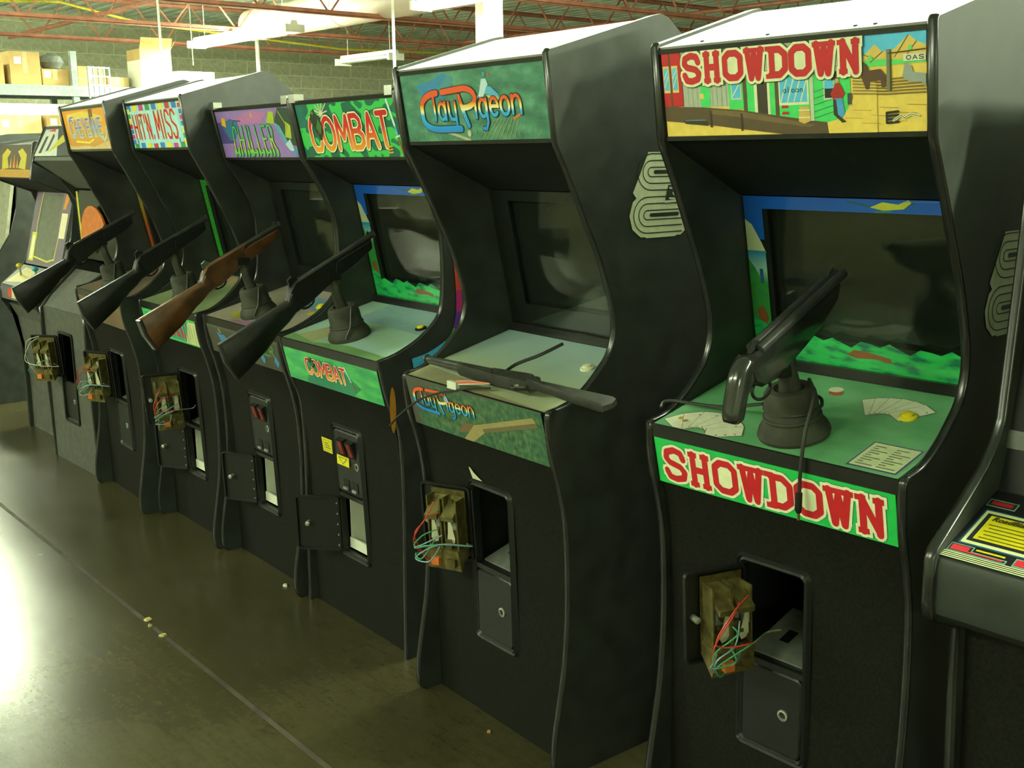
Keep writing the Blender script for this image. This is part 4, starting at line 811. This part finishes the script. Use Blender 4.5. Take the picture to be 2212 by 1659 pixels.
def side_rainbow(t):
    a = Art((W, -.05, .9), (0, .5, 0), (0, 0, .6)); a.clip = False
    pts = spline([(.270, 1.30), (.286, 1.238), (.294, 1.125), (.288, 1.054), (.26, .993), (.182, .952), (.115, .937)], 6); cs = [(70, 170, 214)]*5 + [(190, 62, 44)]*6 + [(170, 40, 110)]*5 + [(90, 50, 140)]*5 + [(60, 150, 60)]*5 + [(70, 170, 210)]*20
    for i, (p, q) in enumerate(zip(pts, pts[1:])): a.stroke(cs[i], [(p[0] + .05, p[1] - .9), (q[0] + .05, q[1] - .9)], .034, 1 + i*.02, False, False, .002)
    a.build('side_stripe_print', t)
    a = Art((W, -.05, .9), (0, .5, 0), (0, 0, .6)); a.clip = False
    a.poly((186, 126, 40), [(.088 + .011*math.cos(k*math.pi/10), -.093 + .07*math.sin(k*math.pi/10)) for k in range(20)], 1, False); a.build('orange_oval_print', t)
SPEC = dict(
 A=dict(x=0, y=0, rot=0, label='black gun cabinet with western town marquee and red slab lettering', marquee=mq_western, apron=ap_western, cp=cp_western, bez=bez_sea, up=108, seed=3, button='yel', emblem=1.187, screws=(.12, .28, .47, .51)),
 B=dict(x=-.8385, y=-.0686, rot=-3.626, label='black gun cabinet with grey green bird shooting marquee and dark empty screen', marquee=mq_clay, apron=ap_clay, apron_full=True, cp=cp_clay, up=154, seed=5, button='crm', emblem=1.343),
 C=dict(kind=2, x=-1.6491, y=.0048, rot=-2.71, label='black gun cabinet with green camouflage marquee and two yellow stickers', marquee=mq_combat, apron=ap_combat, cp=cp_combat, bez=bez_sea, lo=137, seed=6, button='blk', side=side_rainbow),
 D=dict(kind=3, x=-2.307, y=.0515, rot=-2.995, label='black gun cabinet with purple monster marquee and dripping green letters', marquee=mq_chill, apron=ap_chill, cp=cp_chill, lo=153, seed=7, button='yel'),
 E=dict(w=.60, x=-2.922, y=.0583, rot=-2.4, label='black gun cabinet with light blue marquee and tall red letters', marquee=mq_hit, apron=ap_hit, cp=cp_hit, bez=bez_green, up=102, lo=150, seed=8),
 F=dict(x=-3.5884, y=.0371, rot=-3.827, label='black gun cabinet with orange sunset marquee and violet letters', marquee=mq_chey, apron=ap_chey, cp=cp_chey, bez=bez_fire, up=152, seed=9))
CAB = {k: cabinet(s) for k, s in SPEC.items()}
tc_ = CAB['C']
def sticker(x, z, w_, h, rz=0):
    y = interp(FP, z) - .0015; a = Art((x, y - .0115 if x > .2 else y, z), (w_, 0, 0), (0, -.006, h)); a.rect((206, 200, 20), 0, 0, 1, 1); a.rect((150, 140, 20), .12, .12, .88, .88, 1); a.rect((206, 200, 20), .17, .17, .83, .83, 2)
    for k in range(3): a.rect((110, 104, 20), .25, .3 + k*.16, .75 - .08*k, .38 + k*.16, 3)
    a.build('yellow_sticker', tc_)
def triangle_sticker(x, z, w_, h):
    a = Art((x, interp(FP, z) - .0115, z), (w_, 0, 0), (0, .0, h)); a.rect((206, 200, 20), 0, 0, 1, 1); a.poly((120, 112, 20), [(.1, .85), (.9, .85), (.5, .1)], 1); a.poly((206, 200, 20), [(.24, .76), (.76, .76), (.5, .25)], 2); a.build('yellow_sticker', tc_)
# torn white paper above the open coin door
pa = Art((.233, interp(FP, .70) - .0012, .695), (.05, 0, 0), (0, -.012, .035)); pa.poly((206, 206, 176), [(.1, 0), (.08, 1), (.2, .95), (.4, .6), (.75, .25), (1, .05)]); pa.build('torn_label', CAB['B'])
sticker(.138, .573, .075, .05); triangle_sticker(.243, .553, .078, .032)
# ---------------------------------------------------------------- guns
def at_cab(k, p):
    s = SPEC[k]; a = math.radians(s['rot']); c, n = math.cos(a), math.sin(a)
    return (s['x'] + p[0]*c - p[1]*n, s['y'] + p[0]*n + p[1]*c, p[2])
STOCK = [(.345, -.012), (.375, -.034), (.45, -.034), (.622, -.032), (.632, -.09), (.624, -.156), (.50, -.128), (.43, -.100), (.395, -.092), (.362, -.08), (.33, -.06)]
RECV = [(.16, .004), (.30, .006), (.322, .006), (.35, -.010), (.374, -.034), (.364, -.080), (.30, -.078), (.19, -.058)]
FORE = [(.022, -.012), (.17, -.008), (.20, -.058), (.10, -.055), (.03, -.040)]
def rifle_parts(t, P, wood=None, muzzle=0.0, butt=False):
    sm = wood or GUNBLK
    f = lambda p, x: P(p[0], p[1], x)
    MB().pillow(STOCK, f, .019, .009).build('stock', sm, t, 0.9)
    if butt: MB().prism([(.622, -.034), (.630, -.09), (.623, -.152), (.632, -.152), (.639, -.09), (.631, -.034)], f, -.017, .017).build('butt_plate', GUNBLUE, t)
    MB().pillow(RECV, f, .016, .005).build('receiver', GUNBLK if not wood else WOOD, t, 0.7)
    MB().pillow(FORE, f, .017, .006).build('forearm', sm, t, 0.7)
    b = MB().tube([P(muzzle, -.004, 0), P(.32, -.004, 0)], .0098, 12).build('barrel', GUNBLUE, t)
    MB().tube([P(muzzle, -.004, 0), P(muzzle + .006, -.004, 0)], .0125, 12).build('muzzle_ring', GUNBLUE, b)
    MB().prism([(muzzle + .012, .004), (muzzle + .016, .016), (muzzle + .03, .004)], f, -.0015, .0015).build('front_sight', GUNBLUE, b)
    MB().tube([P(muzzle + .03, -.024, 0), P(.2, -.024, 0)], .0075, 10).build('magazine_tube', GUNBLUE, t)
    MB().prism([(.30, .004), (.318, .024), (.335, .02), (.34, -.004)], f, -.005, .005).build('hammer', CHROME if wood else GUNBLK, t)
    c = [(.31 + .028*math.cos(a*math.pi/8), -.072 + .018*math.sin(a*math.pi/8)) for a in range(17)]
    MB().tube([P(p[0], p[1], 0) for p in c], .0032, 7).build('trigger_guard', GUNBLK, t)
    MB().tube([P(.305, -.055, 0), P(.31, -.075, 0), P(.305, -.086, 0)], .0035, 6).build('trigger', STEEL, t)
def boot(t, base, big=1.0):
    N = Vector((0, -.237, .971))
    MB().lathe([(.068*big, 0), (.070*big, .008), (.066*big, .020), (.057*big, .034), (.052*big, .046), (.0515*big, .075), (.049*big, .095), (.043*big, .104), (.030*big, .106), (.026*big, .098)], base, N, 32).build('rubber_boot', RUBBER, t)
    MB().lathe([(.0545*big, .040), (.0565*big, .044), (.0545*big, .048)], base, N, 32).build('boot_ring', RUBBER, t)
def rifle(k, x0, label, wood=None, butt=False, tilt=0.0):
    y0, z0 = .10, .979
    t = thing('mounted_rifle', at_cab(k, (x0, y0, z0)), label, 'toy gun', math.radians(SPEC[k]['rot']), 'guns on the cabinets')
    ax = Vector((0, .9, .435)).normalized(); up = Vector((0, -.435, .9)).normalized(); mz = Vector((0, .20 - y0, 1.305 - z0))
    P = lambda s, h, x: mz - ax*s + up*h + Vector((x, 0, 0))
    rifle_parts(t, P, wood, 0, butt)
    boot(t, (0, 0, 0)); top = Vector((0, -.237, .971))*.095
    MB().tube([top, top + Vector((0, -.02, .05)), P(.19, -.035, 0)], [.020, .016, .014], 12).build('pivot_post', RUBBER, t)
    MB().box((-.022, P(.19, -.03, 0).y - .022, P(.19, -.05, 0).z - .012), (.022, P(.19, -.03, 0).y + .022, P(.19, -.05, 0).z + .012)).build('yoke', GUNBLK, t, 0)
    MB().tube([(.006, .0, .09), (.05, -.02, .10), (.058, -.03, .04), (.06, -.05, .004)], .0035, 6).build('cable', BLACKW, t)
    return t
rifle('C', .30, 'black rifle mounted on the camouflage marquee cabinet')
rifle('D', .285, 'brown wooden stocked rifle mounted on the purple marquee cabinet', WOOD, True)
rifle('E', .30, 'black rifle mounted on the light blue marquee cabinet')
rifle('F', .30, 'black rifle at the far left, mounted on the orange sunset cabinet')
# loose rifle lying across the grey green cabinet's panel
lr_ = thing('loose_rifle', at_cab('B', (.40, .05, .972)), 'dismounted black rifle lying across the grey green marquee cabinet panel', 'toy gun', math.radians(SPEC['B']['rot']), 'guns on the cabinets')
hd = Vector((0, .971, .237)); nn_ = Vector((0, -.237, .971))
def PL(s, h, x):
    q = Vector((.185 + s*1.02 - .40, 0, .025 + .016*s)) + hd*(.006 + h*(.55 if s < .34 else .36)) + nn_*(x*(.62 if s > .34 else 1) + (.006 if s > .3 else 0)); return q
_gb = GUNBLK; GUNBLK = mat('dusty_gun_plastic', (0.03, 0.032, 0.026), 0.6, spec=0.3, var=0.35, scale=30); rifle_parts(lr_, PL, None, -.14); GUNBLK = _gb
MB().tube(spline([PL(.2, -.03, .0), (-.02, .05, .05), (.02, .10, .075), (.04, .16, .10)], 6), .0045, 7).build('stub_cable', BLACKW, lr_)
MB().tube(spline([(-.02, -.03, .0), (-.10, -.055, -.012), (-.25, -.075, -.055), (-.36, -.085, -.12), (-.42, -.085, -.165)], 6), .003, 6).build('hanging_lead', BLACKW, lr_)
MB().box((-.165, -.062, -.018), (-.125, -.050, .002)).build('wire_plug', WHITEP, lr_, 0)
for k, m_ in enumerate((WHITEW, REDW, ORANGEP)): MB().tube(spline([(-.13, -.055, -.004 + .004*k), (-.08, -.052, .004 + .004*k), (-.02, -.03, .012)], 5), .0022, 5).build('plug_wire', m_, lr_)
# short pistol grip gun of the western cabinet
gx, gy_, gz = .335, .085, .975
pg = thing('mounted_shotgun', at_cab('A', (gx, gy_, gz)), 'short glossy pistol grip shotgun mounted on the western cabinet', 'toy gun', 0, 'guns on the cabinets')
GP = lambda p, x: (x, p[0] - gy_, p[1] - gz)
GLOSS = mat('glossy_black_gun_plastic', (0.014, 0.015, 0.013), 0.16, spec=0.7, var=0.2)
MB().pillow([(.20, 1.283), (.197, 1.246), (.13, 1.185), (.06, 1.142), (.0, 1.106), (-.05, 1.096), (-.085, 1.108), (-.1, 1.135), (-.097, 1.16), (-.08, 1.163)], GP, .022, .008).build('body', GLOSS, pg, 0.9)
MB().pillow(spline([(-.097, 1.165), (-.123, 1.135), (-.135, 1.09), (-.142, 1.05), (-.136, 1.035), (-.112, 1.034), (-.103, 1.05), (-.095, 1.085), (-.072, 1.118), (-.06, 1.15)], 3), GP, .020, .009).build('grip', GLOSS, pg, 1.0)
for s in (-1, 1): MB().tube([(s*.011, .222 - gy_, 1.299 - gz), (s*.011, -.06 - gy_, 1.172 - gz)], .0105, 12).build('barrel', GUNBLUE, pg)
MB().tube([(0, .205 - gy_, 1.275 - gz), (0, .08 - gy_, 1.215 - gz)], .013, 12).build('magazine_tube', GUNBLUE, pg)
MB().prism([(-.08, 1.166), (-.06, 1.19), (-.045, 1.185), (-.03, 1.187)], GP, -.005, .005).build('hammer', GUNBLK, pg)
MB().prism([(.20, 1.302), (.196, 1.316), (.178, 1.295)], GP, -.0015, .0015).build('front_sight', GUNBLUE, pg)
MB().tube([(0, -.045 + .03*math.cos(a*math.pi/8) - gy_ + .01, 1.088 + .021*math.sin(a*math.pi/8) - gz) for a in range(17)], .0035, 7).build('trigger_guard', GUNBLK, pg)
boot(pg, (0, 0, 0), 1.08)
MB().tube([(0, -.02, .095), (0, -.035, .14), (0, -.05, .175)], [.024, .019, .018], 14).build('pivot_post', RUBBER, pg)
MB().box((-.017, -.075, .13), (.017, -.03, .175)).build('yoke', GUNBLK, pg, 0)
coil = [(.058*math.cos(a), -.008 + .058*math.sin(a), .055 + .014*math.sin(a) + .008) for a in [math.radians(20 + 15*k) for k in range(25)]]
MB().tube(spline([(-.335, -.035, .005), (-.33, -.01, .018), (-.2, .01, .022), (-.08, .0, .05)], 5) , .0038, 7).build('side_cable', BLACKW, pg)
MB().tube(spline(coil[::2], 3), .004, 7).build('wrapped_cable', BLACKW, pg)
MB().tube(spline([(.03, .0, .12), (.075, -.05, .10), (.085, -.09, .03), (.083, -.096, -.04), (.08, -.092, -.09)], 6), .0038, 7).build('hanging_lead', BLACKW, pg)
MB().tube([(.08, -.093, -.09), (.079, -.092, -.125), (.079, -.09, -.132)], [.007, .0075, .005], 10).build('jack_plug', GUNBLK, pg)
MB().tube([(.079, -.09, -.130), (.0785, -.089, -.148)], .003, 8).build('jack_tip', BRASS, pg)

# ---------------------------------------------------------------- the cabinet at the right edge
RP = [(.0, 0), (-.008, .43), (-.02, .58), (-.027, .722), (-.115, .762), (-.132, .775), (-.138, .80), (-.138, .878), (-.128, .893), (-.05, .945), (.03, 1.0), (.068, 1.04), (.088, 1.083), (.118, 1.41), (.125, 1.52), (.15, 1.57), (.165, 1.66), (.19, 1.67), (.72, 1.67), (.75, 1.63), (.75, 0)]
J = thing('arcade_cabinet', (.752, 0, 0), 'black upright driving cabinet cut off by the right edge of the picture', 'arcade cabinet', 0)
WJ = .68
GREYP0 = mat('grey_plastic_strip', (0.09, 0.095, 0.085), 0.4)
def zyx(p, x): return (x, p[0], p[1])
for x0 in (0, WJ - .02):
    sp = MB().prism(RP, zyx, x0, x0 + .02).build('side_panel', BLACK, J, .5); trim(RP[:17], x0, x0 + .02, sp)
def jb(name, poly, m_=BLACKM, a=.02, c=WJ - .02): return MB().prism(poly, zyx, a, c).build(name, m_, J, .5)
jb('front_panel', [(.02, 0), (.012, .43), (.0, .60), (-.01, .72), (.02, .72), (.04, 0)], PANEL)
jb('control_box', [(-.01, .715), (-.112, .765), (-.128, .78), (-.132, .80), (-.132, .866), (-.128, .879), (-.118, .886), (.075, .956), (.10, .94), (.03, .715)], BLACK)
jb('dash_panel', [(.075, .955), (.10, 1.04), (.12, 1.04), (.10, .94)])
jb('bezel', [(.10, 1.04), (.16, 1.44), (.19, 1.44), (.13, 1.04)], BLACKM)
jb('glass_strip', [(.092, 1.03), (.098, 1.062), (.112, 1.060), (.106, 1.028)], GREYP0)
jb('hood', [(.16, 1.44), (.155, 1.53), (.17, 1.53), (.19, 1.45)]); jb('marquee_board', [(.157, 1.535), (.172, 1.655), (.186, 1.655), (.171, 1.535)], mat('amber_marquee', (0.5, 0.2, 0.06), 0.4)); jb('top_panel', [(.18, 1.66), (.72, 1.66), (.72, 1.645), (.19, 1.645)]); jb('back_panel', [(.73, 0.02), (.745, .02), (.745, 1.62), (.72, 1.66), (.71, 1.65), (.73, 1.61)])
MB().lathe([(.006, 0), (.006, .004), (.003, .006)], (.235, -.018, .66), (0, -1, .1), 10).build('bolt', STEEL, J)
a = Art((.02, -.124, .8845), (WJ - .04, 0, 0), (0, .194, .0705)); xs = lambda x: (x - .772)/(WJ - .04); ys = lambda y: (y + .124)/.194
a.rect((14, 16, 16), 0, 0, 1, 1)
def jr(c, x0, y0, x1, y1, L): a.rect(c, xs(x0), ys(y0), xs(x1), ys(y1), L)
TQ = (110, 150, 140); CRM = (196, 204, 140)
for k in range(4): a.rect((190, 206, 150), .0 if k else .0, .0 + k*.022, 1, .011 + k*.022, 1)
jr((30, 80, 120), .782, -.084, 1.2, .014, 1); jr(CRM, .785, -.081, 1.2, .011, 2); jr((24, 30, 44), .791, -.074, 1.2, .004, 3); jr((196, 186, 20), .799, -.067, 1.2, -.001, 4)
jr(TQ, .775, .024, .826, .044, 1); jr(INK, .777, .026, .824, .042, 2); jr((160, 26, 34), .782, .029, .819, .039, 3)
for p0, p1, q0, q1 in ((.774, .815, -.108, -.087), (.774, .874, -.108, -.099)): jr(TQ, p0, q0, p1, q1, 1)
for p0, p1, q0, q1 in ((.776, .813, -.106, -.089), (.776, .872, -.106, -.101)): jr(INK, p0, q0, p1, q1, 2)
jr((190, 40, 50), .779, -.1045, .809, -.091, 3); jr((190, 40, 50), .779, -.1045, .868, -.1015, 3); jr((190, 180, 30), .819, -.095, .868, -.091, 3)
jr(TQ, .884, -.108, .98, -.087, 1); jr((190, 40, 50), .887, -.105, .975, -.090, 3)
for k in range(5): jr((90, 84, 20), .806 + .004*(k % 2), -.026 - k*.009, 1.0, -.0235 - k*.009, 5)
a.build('dash_print', J)
cu = bpy.data.curves.new('title', 'FONT'); cu.body = 'RoadBlasters'; cu.size = .0165; cu.shear = .25; cu.offset = .0004
to = bpy.data.objects.new('title_tmp', cu); COL.objects.link(to); bpy.context.view_layer.update()
me = bpy.data.meshes.new_from_object(to.evaluated_get(bpy.context.evaluated_depsgraph_get())); bpy.data.objects.remove(to)
me.materials.clear(); me.materials.append(flat(*INK)); lt = link('dash_lettering', me, J)
N_ = a.N; org = a.O + a.U*(.805 - .772) + a.V*((-.0145 + .124)/.194*a.H) + N_*.0035
lt.matrix_local = Matrix(((a.U.x, a.V.x, N_.x, org.x), (a.U.y, a.V.y, N_.y, org.y), (a.U.z, a.V.z, N_.z, org.z), (0, 0, 0, 1)))

# ---------------------------------------------------------------- far cabinets left of the gun games
def farcab(x, y, w_, prof, nfront, label, rz=0):
    t = thing('arcade_cabinet', (x, y, 0), label, 'arcade cabinet', rz)
    for x0 in (0, w_ - .02):
        sp = MB().prism(prof, zyx, x0, x0 + .02).build('side_panel', BLACK, t, .5); trim(prof[:nfront], x0, x0 + .02, sp)
    def b_(name, poly, m_=BLACKM): return MB().prism(poly, zyx, .02, w_ - .02).build(name, m_, t, .5)
    return t, b_
# slanted marquee cabinet
PG = [(.07, 0), (.065, .3), (.06, .70), (.06, .79), (.075, .80), (.12, .86), (.25, .98), (.31, 1.05), (.33, 1.15), (.30, 1.33), (.22, 1.45), (.095, 1.528), (.105, 1.56), (.175, 1.70), (.5, 1.72), (.76, 1.6), (.76, 0)]
G, gb = farcab(-4.252, .02, .62, PG, 14, 'black cabinet with backward slanted pale marquee and an orange disc')
GREYP = mat('even_grey_panel', (0.06, 0.063, 0.05), 0.55, var=0.2)  # even grey, paler than the vinyl fronts of the gun cabinets
for nm, xa, xb, za, zb in (('front_panel', .02, .222, 0, .80), ('front_panel', .39, .60, 0, .80), ('front_panel', .222, .39, .68, .80), ('front_panel', .222, .39, 0, .24)): MB().box((xa, .074, za), (xb, .09, zb)).build(nm, GREYP, G, 0)
gb('control_panel', [(.078, .798), (.125, .855), (.26, .975), (.27, .96), (.14, .83), (.085, .78)], GREYP)
gb('screen_glass', [(.30, 1.03), (.345, 1.04), (.33, 1.40), (.29, 1.38)], CRT); gb('speaker_panel', [(.10, 1.533), (.30, 1.39), (.31, 1.41), (.11, 1.56)], mat('grey_soffit', (0.10, 0.11, 0.095), 0.6)); gb('top_panel', [(.17, 1.69), (.5, 1.71), (.74, 1.6), (.73, 1.59), (.5, 1.69), (.18, 1.68)]); gb('back_panel', [(.735, .02), (.75, .02), (.75, 1.6), (.735, 1.6)])
gb('marquee_board', [(.104, 1.552), (.172, 1.692), (.182, 1.688), (.114, 1.548)])
a = Art((.022, .103, 1.5545), (.576, 0, 0), (0, .066, .136)); a.rect((60, 62, 70), 0, 0, 1, 1); a.poly((206, 210, 200), [(0, 0), (.55, 0), (.35, .95), (.05, .95)], 1); a.poly((196, 190, 40), [(.3, .1), (.62, .5), (.75, .95), (.5, .7)], 2); a.poly((196, 60, 40), [(.1, .9), (.3, .97), (.3, .85)], 2); a.poly((50, 60, 70), [(.08, .1), (.12, .7), (.18, .7), (.15, .1)], 2); a.poly((50, 60, 70), [(.24, .15), (.28, .8), (.33, .7), (.3, .2)], 2); a.build('marquee_print', G)
a = Art((.022, .298, 1.042), (.576, 0, 0), (0, -.008, .34)); a.poly((196, 190, 40), [(.02, .05), (.06, .05), (.06, .98), (.02, .98)]); a.build('bezel_print', G)
MB().prism([(.30 + .17*math.cos(k*math.pi/10 + .5), 1.14 + .17*math.sin(k*math.pi/10 + .5)) for k in range(11)] , lambda p, t_: (p[0], .262 + .26*(1.19 - p[1])*.1 + t_, p[1]), 0, .01).build('orange_disc', ORANGEP, G, 0)
doorframe_y = .074
t_door = MB(); o = rrect(.212, .224, .406, .692, .02); i_ = rrect(.224, .236, .394, .68, .014)
t_door.layers([[(p[0], .078, p[1]) for p in o], [(p[0], .066, p[1]) for p in o], [(p[0], .066, p[1]) for p in i_], [(p[0], .09, p[1]) for p in i_]], caps=False); t_door.build('coin_door_frame', DOORM, G)
dG, fG = door(G, .456, .671, 147, 'coin_door'); mechs(dG, fG, .215, 21, True); door(G, .245, .436, 0, 'cash_door')
# joystick cabinet
PH = [(.16, 0), (.165, .3), (.155, .62), (.11, .70), (.075, .76), (.075, .80), (.09, .85), (.20, .935), (.225, .96), (.29, 1.12), (.32, 1.30), (.30, 1.36), (.15, 1.42), (.112, 1.435), (.145, 1.62), (.155, 1.628), (.5, 1.68), (.76, 1.6), (.76, 0)]
H, hb = farcab(-5.0, .04, .60, PH, 16, 'cabinet with gold marquee and yellow and blue joysticks')
hb('front_panel', [(.18, 0), (.185, .3), (.17, .62), (.11, .74), (.14, .74), (.20, .3), (.2, 0)], GREYP); hb('control_panel', [(.082, .85), (.215, .95), (.225, .93), (.10, .83)], BLACKM); hb('apron', [(.078, .77), (.082, .85), (.1, .85), (.1, .77)], BLACKM)
hb('screen_glass', [(.225, .955), (.335, 1.37), (.355, 1.37), (.245, .95)], mat('reflection_grey_tube', (0.16, 0.17, 0.14), 0.15, spec=.6)); hb('soffit', [(.117, 1.437), (.30, 1.365), (.31, 1.38), (.13, 1.45)]); hb('marquee_board', [(.118, 1.44), (.148, 1.615), (.158, 1.612), (.128, 1.44)]); hb('top_panel', [(.15, 1.612), (.5, 1.665), (.74, 1.59), (.73, 1.58), (.5, 1.65), (.16, 1.6)]); hb('back_panel', [(.735, .02), (.75, .02), (.75, 1.6), (.735, 1.6)])  # screen coloured paler to imitate light reflected in its glass
a = Art((.022, .1165, 1.442), (.556, 0, 0), (0, .03, .172)); a.rect((84, 72, 60), 0, 0, 1, 1); a.rect((200, 150, 40), .02, .02, .98, .25, 1)
for s in (0, 1):
    f_ = (lambda u: 1 - u) if s else (lambda u: u); a.poly((204, 186, 40), [(f_(.16), .25), (f_(.14), .7), (f_(.28), .9), (f_(.4), .8), (f_(.3), .6), (f_(.36), .3)], 2)
for k in range(5): a.poly((170, 60, 40) if k % 2 else (206, 170, 60), [(.38 + k*.05, .3), (.43 + k*.05, .3), (.42 + k*.045, .75 - .06*abs(k - 2))], 3)
for k in range(14): a.stroke((120, 60, 30), [(.05 + k*.066, .06), (.08 + k*.066, .2)], .004, 2)
a.build('marquee_print', H)
a = Art((.022, .0765, .772), (.556, 0, 0), (0, .004, .077)); a.rect((90, 86, 92), 0, 0, 1, 1); a.rect((196, 196, 150), .3, .15, .95, .85, 1); a.rect((200, 50, 40), .2, .2, .32, .8, 2); a.rect((190, 60, 40), .9, .3, 1, .7, 2); a.rect((150, 150, 120), .4, .3, .85, .7, 2); a.build('apron_print', H)
a = Art((.022, .085, .8525), (.556, 0, 0), (0, .127, .096)); a.rect((90, 94, 92), 0, 0, 1, 1); a.poly((186, 172, 92), [(.05, .1), (.5, .25), (.55, .8), (.15, .9)], 1); a.poly((80, 150, 160), [(.55, .2), (.95, .3), (.98, .8), (.6, .8)], 1); a.build('control_panel_print', H)
a = Art((.022, .2255, .9585), (.556, 0, 0), (0, .11, .415)); PUR = (110, 96, 116)
for r in ((0, 0, 1, .06), (0, .94, 1, 1), (0, 0, .2, 1), (.76, 0, 1, 1)): a.rect(PUR, *r)
a.stroke((206, 196, 60), [(.2, .95), (.16, .55), (.2, .1), (.6, .06), (.78, .1), (.82, .5)], .010, 2); a.rect((206, 200, 60), .06, .04, .2, .42, 1); a.rect((226, 226, 190), .09, .07, .17, .38, 2); a.rect((232, 220, 180), .8, .38, .96, .70, 2); a.poly((222, 140, 40), [(.8, .75), (.84, .95), (.95, .95), (.92, .86), (.88, .75)], 2); a.build('bezel_print', H)
for u, c in ((.16, (200, 180, 40)), (.42, (60, 150, 160))):
    j = MB().tube([(u, .15, .90), (u, .146, .945)], .006, 8).build('joystick', STEEL, H); MB().lathe([(.004, -.012), (.016, -.004), (.018, .004), (.012, .014), (.002, .018)], (u, .145, .953), (0, -.08, 1), 14).build('joystick_ball', flat(*c), j)
# cabinet cut off at the left edge
PI_ = [(.03, 0), (.03, .70), (.0, .80), (.01, .87), (.15, .98), (.22, 1.08), (.27, 1.24), (.285, 1.36), (.285, 1.46), (.10, 1.50), (.09, 1.66), (.26, 1.69), (.6, 1.70), (.72, 1.6), (.72, 0)]
I_, ib = farcab(-6.34, .21, .62, PI_, 11, 'dark cabinet with a painted pale reflection on its screen, cut off by the left edge')
ib('front_panel', [(.045, 0), (.045, .79), (.06, .79), (.06, 0)], GREYP); ib('control_panel', [(.01, .85), (.16, .96), (.17, .95), (.03, .82)], BLACKM)
ib('screen_glass', [(.17, .965), (.27, 1.46), (.29, 1.46), (.19, .96)], mat('reflection_pale_screen', (0.3, 0.3, 0.22), 0.15, spec=.6)); ib('soffit', [(.105, 1.502), (.28, 1.45), (.29, 1.47), (.12, 1.52)]); ib('marquee_board', [(.10, 1.505), (.10, 1.655), (.11, 1.655), (.11, 1.505)], mat('red_blue_marquee', (0.4, 0.05, 0.04), 0.4, col2=(0.08, 0.16, 0.4), scale=7)); ib('top_panel', [(.10, 1.648), (.26, 1.68), (.6, 1.69), (.6, 1.67), (.26, 1.66), (.10, 1.635)]); ib('back_panel', [(.70, .02), (.715, .02), (.715, 1.6), (.6, 1.69), (.59, 1.68), (.70, 1.59)])  # pale screen colour stands in for light mirrored in the glass

# ---------------------------------------------------------------- litter on the floor
def scrap(x, y, s, col, label, n=6, seed=1):
    r = random.Random(seed); p = [(s*(.6 + .6*r.random())*math.cos(2*math.pi*k/n), s*(.6 + .6*r.random())*math.sin(2*math.pi*k/n)) for k in range(n)]
    o = MB().layers([[(q[0], q[1], 0.001) for q in p], [(q[0]*.9, q[1]*.9, .004 + .004*r.random()) for q in p]]).build('scrap', flat(*col), None, 0); o.location = (x, y, 0); tag(o, label, 'litter', 'litter on the floor')
scrap(-1.80, .06, .010, (210, 210, 190), 'white chip on the floor by the purple and camouflage cabinets', seed=2)
scrap(-1.856, -.44, .016, (190, 180, 110), 'larger yellowish paint flake on the floor joint', 7, 3)
scrap(-1.80, -.456, .010, (170, 160, 100), 'middle yellowish paint flake on the floor joint', 6, 4)
scrap(-1.70, -.458, .013, (160, 150, 90), 'right hand yellowish paint flake on the floor joint', 6, 5)
scrap(-.50, -.06, .006, (170, 130, 60), 'small tan crumb at the foot of the grey green cabinet', 6, 6)
